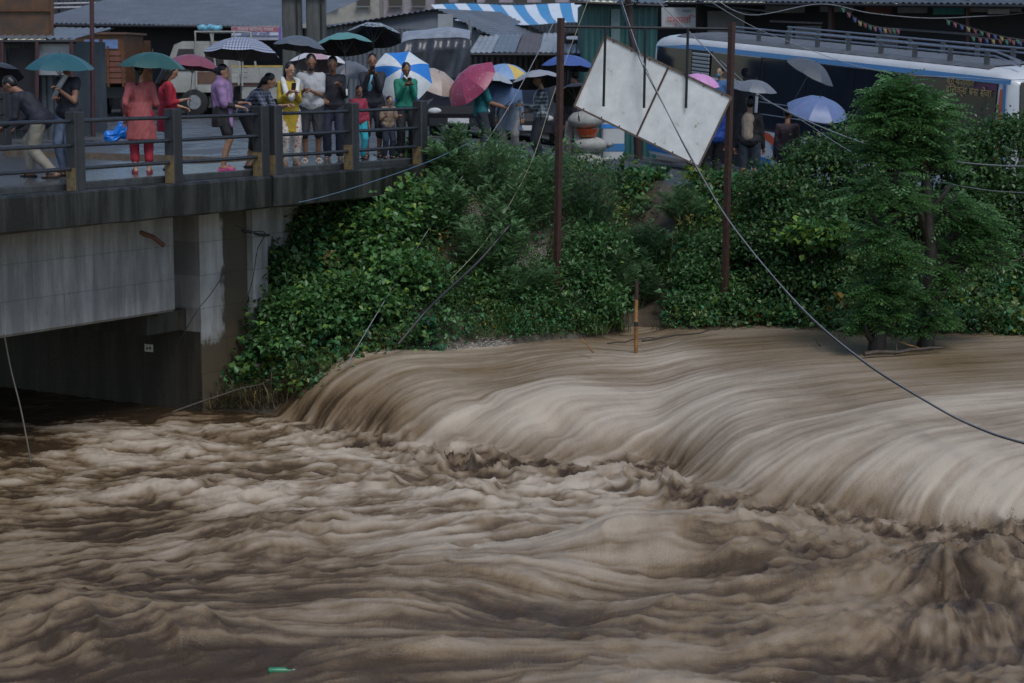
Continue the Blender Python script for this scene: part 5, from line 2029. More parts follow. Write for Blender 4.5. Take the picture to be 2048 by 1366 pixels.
ot_ = tag(empty('cargo_truck', floor_pt(150, 62), R(0)), 'orange brown wooden bodied cargo truck beside the steel pole', 'truck')
M_OR = mat('orange painted timber', (.17, .065, .015), .55, scale=3, col2=(.08, .03, .01))
k_ = 62 / FOC
MB().box(0, 1.5, .3, 3.6, 1.05, 2.55).build('cargo_box', M_OR, ot_)
for j in range(6):
    z = 1.06 + j * .17
    MB().box(-.03, 1.53, .24, .29, z, z + .14).build('plank', mat('weathered red plank', (.16, .06, .04), .6, scale=5) if j == 0 else bpy.data.materials['weathered red plank'], ot_)
for x_ in (.02, .5, .98, 1.44):
    MB().box(x_, x_ + .06, .18, .235, .95, 2.2).build('stake', M_OR, ot_)
for x_ in (.28, .86):
    MB().box(x_, x_ + .46, .27, .297, 2.12, 2.4).build('rear_window', mat('blue window', (.12, .2, .4), .2) if x_ < .5 else bpy.data.materials['blue window'], ot_)
MB().box(-.08, 1.6, .2, 3.7, 2.56, 2.62).build('roof', M_TRR, ot_)
MB().box(.1, 1.4, .5, 3.4, .6, .94).build('chassis', M_BLK, ot_)
MB().prism([(3.7, .7), (5.1, .7), (5.1, 1.5), (4.9, 2.4), (3.7, 2.4)], 0, 1.5, 'x').build('cab', M_OR, ot_)
for y_ in (.95, 4.3):
    for x_ in (.1, 1.4):
        w = wheel(ot_, (x_, y_, .45), .45, .25)
        w.rotation_euler = (0, 0, R(90))


def car(label, loc, rz, col, L=3.7):
    c = tag(empty('parked_car', loc, rz), label, 'car')
    m = mat('car paint ' + label[:12], col, .5, scale=1.5, var=.1, spec=.3)
    q = MB()
    prof = [(0, .32), (-.02, .62), (.12, .80), (.95, .93), (1.55, 1.42), (2.9, 1.45), (3.55, .98), (L, .9), (L + .02, .4), (L - .05, .3)]
    vs, fs = [], []
    for y, sc in ((0, .96), (.06, 1), (1.54, 1), (1.6, .96)):
        for x, z in prof:
            inset = .16 * max(0, (z - .95) / .5)
            vs.append((x * sc + L * (1 - sc) / 2, y + (inset if y < .8 else -inset), z))
    n = len(prof)
    for i in range(3):
        fs += [(i * n + k, i * n + (k + 1) % n, (i + 1) * n + (k + 1) % n, (i + 1) * n + k) for k in range(n)]
    fs += [tuple(range(n)), tuple(3 * n + k for k in range(n - 1, -1, -1))]
    q.add(vs, fs)
    q.build('body', m, c, smooth=30)
    MB().add([(1.0, .2, .955), (1.0, 1.4, .955), (1.53, 1.3, 1.40), (1.53, .3, 1.40)], [(0, 1, 2, 3)]).build('windscreen', M_GLASS, c).location = (-.02, 0, .01)
    for y, s in ((.0, -1), (1.6, 1)):
        MB().add([(1.2, y + .045 * -s, .98), (2.05, y + .045 * -s, .98), (2.05, y + .13 * -s, 1.36), (1.6, y + .13 * -s, 1.36)], [(0, 1, 2, 3)]).build('side_window', M_GLASS, c).location = (0, s * .02, 0)
        MB().add([(2.1, y + .045 * -s, .98), (3.2, y + .045 * -s, .98), (2.85, y + .13 * -s, 1.36), (2.1, y + .13 * -s, 1.36)], [(0, 1, 2, 3)]).build('side_window', M_GLASS, c).location = (0, s * .02, 0)
        MB().ball((.04, .8 + s * .58, .68), (.06, .17, .08)).build('headlight', mat('lamp glass', (.5, .5, .5), .1), c)
    MB().box(-.06, .05, .1, 1.5, .34, .52).build('bumper', M_BLK, c)
    MB().box(-.075, -.062, .55, 1.05, .40, .52).build('number_plate', mat('plate white', (.55, .55, .55), .5), c)
    for x_ in (.72, 2.95):
        for y_ in (.1, 1.5):
            wheel(c, (x_, y_, .29), .29, .2)
    return c


gz = lambda p: Vector((p.x, p.y, float(ground_z(p.x, p.y))))
car('black car parked behind the beige umbrella', gz(P(985, 200, 47)), R(82), (.006, .006, .008))
car('dark grey car with a white number plate behind the checked shirt man', gz(P(1112, 200, 48)), R(84), (.02, .021, .024))

# white box cart with red lid beside the road, under the board
bc = tag(empty('box_cart', gz(P(1225, 280, 38.6))), 'white box cart with a red lid and blue stripe half hidden by the shrubs', 'cart')
MB().bevbox(-.22, .22, -.2, .3, .25, .98, .03).build('box', M_BUSW, bc)
MB().bevbox(-.18, .2, -.19, .28, .98, 1.06, .02).build('lid', M_BUSO, bc)
MB().box(-.224, .224, -.206, -.2, .84, .92).build('stripe', mat('bright blue', (.04, .25, .7), .4), bc)
MB().box(-.224, .224, -.206, -.2, .40, .55).build('stripe', M_BUSB, bc)
for s in (-1, 1):
    wheel(bc, (s * .2, .05, .15), .15, .06).rotation_euler = (0, 0, R(90))
for k_s, (dx_, z_, lab) in enumerate(((-.02, .17, 'bottom white woven sack of the pile beside the box cart'), (.05, .46, 'middle white woven sack of the pile beside the box cart'), (-.04, .94, 'top white woven sack of the pile above the red basin'))):
    sk = tag(empty('white_sack', gz(P(1175, 280, 38.2))), lab, 'sack', 'white sacks piled by the road')
    q = MB()
    q.ball((dx_, 0, z_), (.34, .24, .17), 14, 9)
    rr = random.Random(k_s)
    q.v = [(x + rr.uniform(-.015, .015), y + rr.uniform(-.015, .015), z + rr.uniform(-.012, .012)) for x, y, z in q.v]
    q.build('sack_body', mat('white woven sack', (.34, .34, .32), .6, scale=8, bump=.4) if k_s == 0 else bpy.data.materials['white woven sack'], sk, smooth=True)
    MB().tube([(dx_ + .33, 0, z_), (dx_ + .38, .01, z_ + .02), (dx_ + .43, .0, z_ + .03)], [.07, .035, .06], 8).build('tied_neck', bpy.data.materials['white woven sack'], sk, smooth=True)
rb = tag(empty('red_basin', gz(P(1175, 280, 38.2))), 'red plastic basin squeezed between the white sacks', 'basin')
MB().tube([(0, 0, .62), (0, 0, .64), (0, 0, .76), (0, 0, .78)], [.15, .17, .22, .23], 18).build('bowl', M_BUSO, rb, smooth=40)
bt = tag(empty('blue_tarp', Vector((*P(232, 275, 43.5).xy, 0))), 'crumpled bright blue plastic sheet beside the salmon dressed woman', 'tarp')
q = MB()
q.ball((0, 0, .14), (.30, .2, .20), 22, 14)
rr = random.Random(2)
q.v = [(x * rr.uniform(.75, 1.1) + .1 * z, y * rr.uniform(.8, 1.2), max(0, z + .09 * math.sin(9 * x) + .05 * math.sin(17 * x + 9 * y)) * rr.uniform(.75, 1.15)) for x, y, z in q.v]
q.build('sheet', mat('bright blue plastic', (.01, .18, .62), .35, scale=5, bump=.4), bt)
wb = tag(empty('green_bottle', PZ(560, 1352, Z_LOW - .12)), 'green plastic bottle drifting in the torrent at the bottom edge', 'bottle')
MB().tube([(-.11, 0, .05), (-.10, 0, .05), (.04, 0, .05), (.08, 0, .05), (.12, 0, .05)], [.02, .033, .034, .014, .012], 12).build('bottle_body', mat('green plastic', (.02, .20, .09), .3), wb, smooth=40)
MB().tube([(.12, 0, .05), (.14, 0, .05)], .015, 10).build('cap', M_BUSW, wb)

# ------------------------------------------------------------------ umbrellas
def umbrella_parts():
    n = 8
    seg = math.pi / n
    prof = lambda s: .44 * (1 - s ** 2.1)                       # height of a rib at radius s
    V, F = [], []
    na, nr = 6, 7
    for j in range(nr + 1):
        s = j / nr
        for i in range(na + 1):
            a = -seg + 2 * seg * i / na
            c = 1 - (a / seg) ** 2
            rr = s * (1 - .075 * c * s ** 3) * math.cos(0)
            V.append((rr * math.cos(a), rr * math.sin(a), prof(s) - .05 * c * s * (1 - s * .4) - .44))
    for j in range(nr):
        for i in range(na):
            a, b = j * (na + 1) + i, (j + 1) * (na + 1) + i
            F.append((a, b, b + 1, a + 1))
    pm = bpy.data.meshes.new('panel')
    pm.from_pydata(V, [], F)
    pm.polygons.foreach_set('use_smooth', [True] * len(F))
    q = MB()
    q.tube([(s * math.cos(seg), s * math.sin(seg), prof(s) - .45) for s in (0.02, .25, .5, .75, 1.0)], .008, 4)
    q.tube([(.03, .012, -.62), (.42 * math.cos(seg), .42 * math.sin(seg), prof(.42) - .46)], .006, 4)
    return pm, q.mesh('rib')


PANEL_ME, RIB_ME = umbrella_parts()
M_UMETAL = mat('umbrella steel', (.12, .12, .13), .35, metal=.6)
for me_ in (PANEL_ME, RIB_ME):
    me_.materials.append(M_UMETAL)


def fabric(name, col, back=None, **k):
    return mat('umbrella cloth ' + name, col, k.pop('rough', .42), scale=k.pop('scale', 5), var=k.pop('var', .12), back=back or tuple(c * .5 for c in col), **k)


def checked(name, c1, c2, sc=26.0, back=(.05, .05, .06), axes='XY'):
    m = fabric(name, c1, back)
    n, l = nt(m)
    b = n['Principled BSDF']
    src = b.inputs['Base Color'].links[0]
    mixb = src.from_node
    tc = n.new('ShaderNodeTexCoord')
    out = None
    for ax in axes:
        sp = n.new('ShaderNodeSeparateXYZ')
        l.new(tc.outputs['Object'], sp.inputs[0])
        mm = n.new('ShaderNodeMath')
        mm.operation = 'MULTIPLY'
        mm.inputs[1].default_value = sc
        l.new(sp.outputs[ax], mm.inputs[0])
        fr = n.new('ShaderNodeMath')
        fr.operation = 'FRACT'
        l.new(mm.outputs[0], fr.inputs[0])
        gt = n.new('ShaderNodeMath')
        gt.operation = 'GREATER_THAN'
        gt.inputs[1].default_value = .5
        l.new(fr.outputs[0], gt.inputs[0])
        if out is None:
            out = gt.outputs[0]
        else:
            ad = n.new('ShaderNodeMath')
            ad.operation = 'ADD'
            l.new(out, ad.inputs[0])
            l.new(gt.outputs[0], ad.inputs[1])
            hf = n.new('ShaderNodeMath')
            hf.operation = 'MULTIPLY'
            hf.inputs[1].default_value = .5
            l.new(ad.outputs[0], hf.inputs[0])
            out = hf.outputs[0]
    mx = n.new('ShaderNodeMix')
    mx.data_type = 'RGBA'
    l.new(out, mx.inputs['Factor'])
    mx.inputs['A'].default_value = (*c1, 1)
    mx.inputs['B'].default_value = (*c2, 1)
    if mixb.type == 'MIX':
        l.new(mx.outputs['Result'], mixb.inputs['A'])
    else:
        l.new(mx.outputs['Result'], b.inputs['Base Color'])
    return m


def speckle(name, c1, c2, sc, lo, hi, back, stretch=None):
    m = fabric(name, c1, back, scale=sc, stretch=stretch)
    cr = [x for x in m.node_tree.nodes if x.type == 'VALTORGB'][0]
    cr.color_ramp.elements[0].position = lo
    cr.color_ramp.elements[1].position = hi
    cr.color_ramp.elements[0].color = (*c1, 1)
    cr.color_ramp.elements[1].color = (*c2, 1)
    return m


def umbrella(label, apex, r, axis_, mats, shaft=.82, handle_m=None, roll=0.0):
    """apex point, radius, direction the ferrule points, one or more cloths"""
    ax = Vector(axis_).normalized()
    e = tag(empty('umbrella', apex), label, 'umbrella', 'umbrellas of the onlookers')
    e.rotation_mode = 'QUATERNION'
    e.rotation_quaternion = Vector((0, 0, 1)).rotation_difference(ax)
    mats = mats if isinstance(mats, list) else [mats]
    for k in range(8):
        a = 2 * math.pi * k / 8 + roll
        for nm, me in (('panel', PANEL_ME), ('rib', RIB_ME)):
            o = bpy.data.objects.new(nm, me)
            COL.objects.link(o)
            o.parent = e
            o.rotation_euler = (0, 0, a)
            o.scale = (r, r, r)
            if nm == 'panel':
                o.material_slots[0].link = 'OBJECT'
                o.material_slots[0].material = mats[k % len(mats)]
    MB().tube([(0, 0, .05), (0, 0, .02), (0, 0, -shaft)], [.004, .007, .007], 6).build('shaft', M_UMETAL, e)
    MB().tube([(0, 0, -shaft), (0, 0, -shaft - .06), (0, 0, -shaft - .11)], [.014, .016, .013], 8).build('handle', handle_m or M_BLK, e)
    return e


# ------------------------------------------------------------------ people
def cap(q, a, b, ra, rb, n=10, flat=None):
    """tapered limb with round ends"""
    a, b = Vector(a), Vector(b)
    t = b - a
    L = t.length
    t = t / max(L, 1e-6)
    pts, rad = [], []
    for k in range(3):
        an = math.pi / 2 * k / 3
        pts.append(a - t * ra * math.cos(an))
        rad.append(max(.002, ra * math.sin(an)))
    pts += [a, a.lerp(b, .5), b]
    rad += [ra, (ra + rb) / 2, rb]
    for k in range(2, -1, -1):
        an = math.pi / 2 * k / 3
        pts.append(b + t * rb * math.cos(an))
        rad.append(max(.002, rb * math.sin(an)))
    q.tube(pts, rad, n)


def ell(q, c, r, rot=None):
    """ellipsoid, optionally turned"""
    k = MB()
    k.ball((0, 0, 0), r, 12, 9)
    c = Vector(c)
    vs = [c + (rot @ Vector(v) if rot is not None else Vector(v)) for v in k.v]
    q.add(vs, k.f)


def ik(a, b, l1, l2, pole):
    """middle joint of a two bone chain"""
    d = b - a
    L = min(d.length, (l1 + l2) * .998)
    d = d.normalized()
    x = (l1 * l1 - l2 * l2 + L * L) / (2 * L)
    h = math.sqrt(max(0, l1 * l1 - x * x))
    p = Vector(pole) - d * Vector(pole).dot(d)
    p = p.normalized() if p.length > 1e-4 else Vector((0, 0, -1))
    return a + d * x + p * h, a + d * L


def loft(q, rings, n=20, wob=0.0, seed=0, folds=9):
    """closed tube of elliptic rings (centre, rx, ry)"""
    rr = random.Random(seed)
    ph = rr.uniform(0, 6)
    vs, fs = [], []
    for j, (c, rx, ry) in enumerate(rings):
        for i in range(n):
            a = 2 * math.pi * i / n
            w = 1 + wob * (j / max(1, len(rings) - 1)) * math.sin(folds * a + ph + .4 * j)
            vs.append((c[0] + rx * w * math.cos(a), c[1] + ry * w * math.sin(a), c[2]))
    for j in range(len(rings) - 1):
        for i in range(n):
            fs.append((j * n + i, j * n + (i + 1) % n, (j + 1) * n + (i + 1) % n, (j + 1) * n + i))
    fs += [tuple(range(n - 1, -1, -1)), tuple((len(rings) - 1) * n + i for i in range(n))]
    q.add(vs, fs)


PENDING = []                                                     # shapes to fuse into one skin each, done together at the end


def fuse(q, name, m, parent, voxel=.012, extra=None, wrinkle=0.0):
    me = q.mesh(name)
    bm = bmesh.new()
    bm.from_mesh(me)
    bmesh.ops.recalc_face_normals(bm, faces=bm.faces)
    bm.to_mesh(me)
    bm.free()
    o = bpy.data.objects.new(name, me)
    COL.objects.link(o)
    o.parent = parent
    md = o.modifiers.new('r', 'REMESH')
    md.mode = 'VOXEL'
    md.voxel_size = voxel
    md.use_smooth_shade = True
    sm = o.modifiers.new('s', 'SMOOTH')
    sm.factor = .5
    sm.iterations = 2
    PENDING.append((o, m, extra, wrinkle))
    return o


def bake_people():
    bpy.context.view_layer.update()
    dg = bpy.context.evaluated_depsgraph_get()
    done = []
    for o, m, extra, wr in PENDING:
        me = bpy.data.meshes.new_from_object(o.evaluated_get(dg))
        done.append(me)
    for (o, m, extra, wr), me in zip(PENDING, done):
        o.modifiers.clear()
        if wr:
            n = len(me.vertices)
            co = np.empty(n * 3, np.float32)
            no = np.empty(n * 3, np.float32)
            me.vertices.foreach_get('co', co)
            me.vertices.foreach_get('normal', no)
            co, no = co.reshape(-1, 3), no.reshape(-1, 3)
            s = hash(o.name) % 97
            w = np.sin(co[:, 2] * 38 + 9 * np.sin(co[:, 0] * 11 + s) + s) * np.sin(co[:, 0] * 23 + co[:, 1] * 19 + s * 2) + .6 * np.sin(co[:, 2] * 17 + co[:, 0] * 31 + s)
            co += no * (w * wr)[:, None]
            me.vertices.foreach_set('co', co.ravel())
        if extra:
            bm = bmesh.new()
            bm.from_mesh(me)
            t = extra.mesh('x')
            bm.from_mesh(t)
            bm.to_mesh(me)
            bm.free()
        me.materials.clear()
        me.materials.append(m)
        me.polygons.foreach_set('material_index', [0] * len(me.polygons))
        me.polygons.foreach_set('use_smooth', [True] * len(me.polygons))
        o.data = me


SKIN = [mat('skin ' + n, c, .5, scale=8, var=.08) for n, c in (('a', (.32, .17, .105)), ('b', (.38, .215, .14)), ('c', (.25, .125, .078)))]
M_HAIR = mat('black hair', (.008, .007, .008), .45, scale=30, var=.3)
M_EYE = mat('dark eyes and mouth', (.02, .012, .01), .4)
_cm = {}


def cloth(col, rough=.75, **k):
    key = (col, k.get('tagname'))
    if key not in _cm:
        k.pop('tagname', None)
        _cm[key] = mat('cloth %d' % len(_cm), col, rough, scale=k.pop('scale', 9), var=k.pop('var', .18), bump=.25, bscale=70, **k)
    return _cm[key]


def person(label, loc, rz, H, skin=0, lean=0.0, twist=0.0, head=(0, 0, 0), hands=None, feet=None, top=None, sleeve=.5, bottom=None, bottom_len=.95,
           dress=None, hair='short', shoes=None, extra=None, girth=1.07, crouch=0.0, hood=None, shawl=None, poles=None):
    """standing figure facing local +y. hands: ((x,y,z) left, right) wrist targets in metres for a 1.7 m figure; feet likewise"""
    e = tag(empty('person', loc, rz), label, 'person')
    e.scale = (H / 1.7 * 1.02,) * 3
    g = girth
    sk = SKIN[skin]
    hip = Vector((0, 0 - .10 * math.sin(lean), .92 - crouch))
    rotL = Matrix.Rotation(-lean, 3, 'X') @ Matrix.Rotation(twist, 3, 'Z')
    up = lambda x, y, z: hip + rotL @ Vector((x, y, z - .92))
    shl = {s: up(s * .148 * g, 0, 1.345) for s in (-1, 1)}
    chest, belly, neck = up(0, .0, 1.24), up(0, .01, 1.05), up(0, -.01, 1.45)
    hd = up(0, .02, 1.46)
    hrot = rotL @ Matrix.Rotation(R(head[2]), 3, 'Z') @ Matrix.Rotation(R(-head[0]), 3, 'X') @ Matrix.Rotation(R(head[1]), 3, 'Y')
    if lean > .3:
        hrot = Matrix.Rotation(-lean * .5, 3, 'X') @ Matrix.Rotation(R(head[2]), 3, 'Z') @ Matrix.Rotation(R(-head[0]), 3, 'X')
    H_ = lambda x, y, z: hd + hrot @ Vector((x, y, z))
    hands = hands or ((-.24, .05, .80), (.24, .05, .80))
    feet = feet or ((-.10, 0, 0), (.10, 0, 0))
    poles = poles or ((-.30, -.35, -1), (.30, -.35, -1))
    arm, leg = {}, {}
    for s, h, pl in zip((-1, 1), hands, poles):
        el, wr = ik(shl[s], Vector(h), .29, .255, pl)
        arm[s] = (shl[s], el, wr)
    for s, f in zip((-1, 1), feet):
        an = Vector((f[0], f[1], f[2] + .08))
        hp = hip + Vector((s * .09 * g, 0, -.02))
        kn, an2 = ik(hp, an, .43, .42, (s * .1, 1, 0))
        leg[s] = (hp, kn, an2)
    # ---- skin
    q = MB()
    ell(q, H_(0, .005, .135), (.074, .092, .108), hrot)
    ell(q, H_(0, .028, .065), (.056, .066, .062), hrot)
    ell(q, H_(0, .104, .105), (.013, .020, .022), hrot)
    ell(q, H_(0, .092, .125), (.009, .016, .03), hrot)
    ell(q, H_(0, .080, .148), (.05, .02, .014), hrot)
    ell(q, H_(0, .088, .058), (.026, .014, .010), hrot)
    for s in (-1, 1):
        ell(q, H_(s * .077, -.005, .118), (.011, .02, .032), hrot)
    cap(q, neck - rotL @ Vector((0, 0, .05)), H_(0, 0, .05), .056, .05)
    cap(q, chest + rotL @ Vector((-.07, 0, .05)), chest + rotL @ Vector((.07, 0, .05)), .095, .095)
    cap(q, belly, chest, .115 * g, .12 * g)
    cap(q, hip + Vector((-.06 * g, 0, .02)), hip + Vector((.06 * g, 0, .02)), .105 * g, .105 * g)
    cap(q, belly, hip, .11 * g, .11 * g)
    fin = MB()
    for s in (-1, 1):
        a, el, w = arm[s]
        cap(q, a, el, .052 * g, .040)
        cap(q, el, w, .040, .027)
        d = (w - el).normalized()
        sd = d.cross(Vector((0, 0, 1)))
        sd = sd.normalized() if sd.length > .1 else Vector((1, 0, 0))
        nm = sd.cross(d).normalized()
        palm = w + d * .05
        ell(q, palm, (.040, .050, .018), Matrix((sd, d, nm)).transposed())
        for k, ln in enumerate((.062, .070, .066, .052)):
            o = palm + d * .040 + sd * (-.028 + k * .0185)
            p1 = o + d * ln * .45 - nm * .010
            p2 = p1 + d * ln * .22 - nm * .026
            p3 = p2 - d * .010 - nm * .020
            fin.tube([o - d * .02, o, p1, p2, p3], [.009, .009, .0085, .0075, .005], 6)
        th = palm - d * .02 - sd * .034
        fin.tube([th, th - sd * .022 + d * .02 - nm * .01, th - sd * .024 + d * .05 - nm * .022, th - sd * .012 + d * .066 - nm * .03], [.011, .011, .0095, .006], 6)
        hp, kn, an = leg[s]
        cap(q, hp, kn, .082 * g, .054)
        mid = kn.lerp(an, .35) + Vector((0, -.018, 0))
        cap(q, kn, mid, .052, .052)
        cap(q, mid, an, .050, .034)
        fd = Vector((s * .12, 1, 0)).normalized()
        cap(q, an + Vector((0, 0, -.03)) - fd * .03, an + fd * .15 + Vector((0, 0, -.052)), .036, .026)
    fuse(q, 'body', sk, e, .013, fin)
    # ---- face
    q = MB()
    for s in (-1, 1):
        ell(q, H_(s * .030, .083, .128), (.010, .008, .005), hrot)
        ell(q, H_(s * .031, .086, .150), (.018, .006, .003), hrot)
    ell(q, H_(0, .100, .057), (.022, .008, .005), hrot)
    q.build('eyes_and_mouth', M_EYE, e, smooth=True)
    # ---- hair
    q = MB()
    ell(q, H_(0, -.018, .165), (.083, .098, .088), hrot)
    if hair == 'short':
        ell(q, H_(0, -.04, .125), (.079, .075, .085), hrot)
    elif hair == 'bun':
        ell(q, H_(0, -.045, .12), (.078, .075, .09), hrot)
        ell(q, H_(0, -.125, .13), (.045, .045, .05), hrot)
    elif hair == 'tied':
        ell(q, H_(0, -.045, .12), (.079, .075, .09), hrot)
        cap(q, H_(0, -.10, .10), H_(0, -.13, -.10), .04, .02)
    elif hair == 'long':
        ell(q, H_(0, -.045, .11), (.086, .08, .11), hrot)
        cap(q, H_(0, -.075, .08), H_(0, -.10, -.14), .075, .05)
        for s in (-1, 1):
            cap(q, H_(s * .07, -.01, .13), H_(s * .07, -.03, -.05), .026, .025)
    elif hair == 'cap':
        ell(q, H_(0, .0, .185), (.088, .105, .06), hrot)
        ell(q, H_(0, .10, .17), (.055, .06, .012), hrot)
    hm = M_HAIR
    fuse(q, 'hair', hm, e, .012)
    if hair == 'beard':
        pass
    # ---- top
    pad = .012
    if top:
        q = MB()
        cap(q, chest + rotL @ Vector((-.075 * g, 0, .06)), chest + rotL @ Vector((.075 * g, 0, .06)), .092 + pad, .092 + pad)
        cap(q, belly, chest, .118 * g + pad, .125 * g + pad)
        cap(q, belly + rotL @ Vector((-.045 * g, 0, 0)), belly + rotL @ Vector((.045 * g, 0, 0)), .10 * g + pad, .10 * g + pad)
        if not dress:
            cap(q, hip + Vector((-.06 * g, 0, .0)), hip + Vector((.06 * g, 0, .0)), .122 * g + pad, .122 * g + pad)
            cap(q, belly, hip, .115 * g + pad, .12 * g + pad)
        for s in (-1, 1):
            a, el, w = arm[s]
            cap(q, chest + rotL @ Vector((s * .05, 0, .10)), a, .078, .054 * g + pad * .6)
            if sleeve <= .5:
                cap(q, a, a.lerp(el, sleeve * 1.5), .058 * g + pad, .056 * g + pad)
            else:
                cap(q, a, el, .052 * g + pad * .9, .042 + pad)
                cap(q, el, el.lerp(w, min(1, (sleeve - .5) * 2)), .044 + pad, .034 + pad * .8)
        if dress:
            z1, rx, ry = dress
            loft(q, [((hip.x * (1 - t) + belly.x * t if t > 0 else hip.x, hip.y + (belly.y - hip.y) * max(0, t), z), a_, b_) for z, a_, b_, t in
                     ((1.08 - crouch, .155 * g, .135 * g, 1), (.93 - crouch, .175 * g, .15 * g, 0), (.8 - crouch, .19 * g, .165 * g, 0), ((.8 + z1) / 2, (.19 * g + rx) / 2, (.165 * g + ry) / 2, 0), (z1, rx, ry, 0))],
                 28, .05, len(label), 8)
        fuse(q, 'top', top, e, .014, None, .0035)
    # ---- legs
    if bottom:
        q = MB()
        cap(q, hip + Vector((-.055 * g, 0, -.0)), hip + Vector((.055 * g, 0, -.0)), .106 * g + .008, .106 * g + .008)
        for s in (-1, 1):
            hp, kn, an = leg[s]
            cap(q, hp, hp.lerp(kn, min(1, bottom_len * 2)), .088 * g + .02, .066 + .02)
            if bottom_len > .5:
                cap(q, kn, kn.lerp(an, (bottom_len - .5) * 2), .062 + .02, .052 + .02)
        fuse(q, 'trousers', bottom, e, .014, None, .003)
    if shoes:
        for s in (-1, 1):
            an = leg[s][2]
            fd = Vector((s * .12, 1, 0)).normalized()
            q = MB()
            sdv = Vector((fd.y, -fd.x, 0))
            o = an + Vector((0, 0, -.078))
            outl = [(-.075, -.028), (-.085, 0), (-.075, .028), (.02, .036), (.12, .044), (.175, .03), (.185, 0), (.175, -.03), (.12, -.044), (.02, -.036)]
            vs = [o + fd * a_ + sdv * b_ for a_, b_ in outl]
            n = len(vs)
            q.add(vs + [v + Vector((0, 0, .026)) for v in vs], [tuple(range(n - 1, -1, -1)), tuple(range(n, 2 * n))] + [(i, (i + 1) % n, (i + 1) % n + n, i + n) for i in range(n)])
            q.tube([o + fd * .09 + sdv * -.046 + Vector((0, 0, .02)), o + fd * .10 + sdv * -.02 + Vector((0, 0, .065)), o + fd * .10 + sdv * .02 + Vector((0, 0, .065)), o + fd * .09 + sdv * .046 + Vector((0, 0, .02))], .014, 6)
            q.build('shoe', shoes, e)
    if shawl:
        q = MB()
        for s in (-1, 1):
            a, el, w = arm[s]
            cap(q, chest + rotL @ Vector((s * .06, -.01, .12)), a + rotL @ Vector((0, 0, .01)), .11, .085)
            cap(q, a, a.lerp(el, 1.0), .085, .075)
        cap(q, chest + rotL @ Vector((0, 0, .07)), belly + Vector((0, 0, -.06)), .165 * g, .155 * g)
        cap(q, neck + rotL @ Vector((0, -.01, -.02)), neck + rotL @ Vector((0, -.02, .02)), .085, .07)
        cap(q, chest + rotL @ Vector((.07, .1, .0)), Vector((.13, .16, .72)), .05, .035)
        fuse(q, 'shawl', shawl, e, .014, None, .006)
    if extra:
        extra(e, dict(H=H_, up=up, arm=arm, leg=leg, hip=hip, chest=chest, belly=belly, neck=neck, rotL=rotL))
    return e, arm, H / 1.7


def wpt(e, v):
    return e.matrix_basis @ Vector(v)


def phone(label, e, w, tilt=R(70)):
    ph = tag(empty('phone', wpt(e, w), e.rotation_euler.z, tilt), label, 'phone')
    MB().bevbox(-.037, .037, -.074, .074, -.004, .004, .003).build('case', M_BLK, ph)
    MB().box(-.033, .033, -.068, .068, .0045, .0055).build('screen', M_GLASS, ph)
    return ph


def on_bridge(px, py, w):
    u = b_u(px, py, w)
    return BM @ Vector((u, w, .10))


def on_road(px, d):
    p = P(px, 250, d)
    return Vector((p.x, p.y, float(ground_z(p.x, p.y)) + .01))


C = cloth
NAVY, BLACK, GREY = (.018, .022, .04), (.012, .012, .014), (.38, .39, .41)
FACE = R(-123)                                                   # square to the railing, towards the water

# ---- on the bridge, left to right
person('man in dark jacket and khaki trousers bending forward at the left end of the railing', on_bridge(78, 330, 1.3), R(75), 1.72, 2, lean=.75, crouch=.1,
       head=(25, 0, 0), hands=((-.1, .45, .72), (.16, .40, .70)), feet=((-.1, -.28, 0), (.12, .18, 0)), top=C((.016, .018, .03)), sleeve=1, bottom=C((.22, .20, .16)), shoes=C(BLACK))
e, arm, k = person('man in dark vest with a pale shoulder strap under the teal umbrella', on_bridge(140, 322, 1.15), R(150), 1.70, 2, head=(8, 0, 35),
                   hands=((-.10, .26, 1.22), (.02, .22, 1.12)), top=C((.018, .02, .03)), sleeve=.2, bottom=C((.10, .14, .22)), shoes=C(BLACK),
                   extra=lambda e, J: MB().tube([J['up'](-.12, .15, 1.44), J['up'](0, .175, 1.28), J['up'](.12, .16, 1.10)], [.035, .038, .035], 6).build('strap', C((.42, .43, .46)), e))
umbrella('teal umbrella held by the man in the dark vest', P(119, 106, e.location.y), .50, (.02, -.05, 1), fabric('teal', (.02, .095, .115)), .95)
e, arm, k = person('woman in long salmon tunic and red trousers with her back turned', on_bridge(285, 352, .75), R(12), 1.62, 1, head=(0, 0, -25),
                   hands=((-.24, .05, .85), (.20, .22, 1.15)), top=C((.34, .085, .085)), sleeve=.8, dress=(.52, .24, .19), bottom=C((.36, .02, .04)), bottom_len=.82, hair='tied', shoes=C((.3, .03, .06)))
umbrella('green umbrella over the woman in salmon', P(305, 104, e.location.y + .1), .50, (.06, .0, 1), fabric('green', (.022, .085, .078)), .9)
e, arm, k = person('woman in red with long dark hair looking down by the second post', on_bridge(338, 338, 1.05), R(-70), 1.60, 1, head=(28, 0, 0),
                   hands=((-.14, .26, 1.0), (.16, .22, 1.12)), top=C((.40, .018, .04)), sleeve=.8, dress=(.62, .2, .17), bottom=C((.20, .012, .02)), hair='long', shoes=C(BLACK),
                   extra=lambda e, J: MB().bevbox(-.26, -.20, .0, .2, .58, .86, .02).build('teal_bag', C((.01, .16, .17)), e))
umbrella('maroon umbrella behind the green one in front of the truck', P(388, 109, e.location.y + 1.4), .47, (.1, .1, 1), fabric('maroon', (.22, .06, .09)), .9)
tx = C((.02, .02, .024))
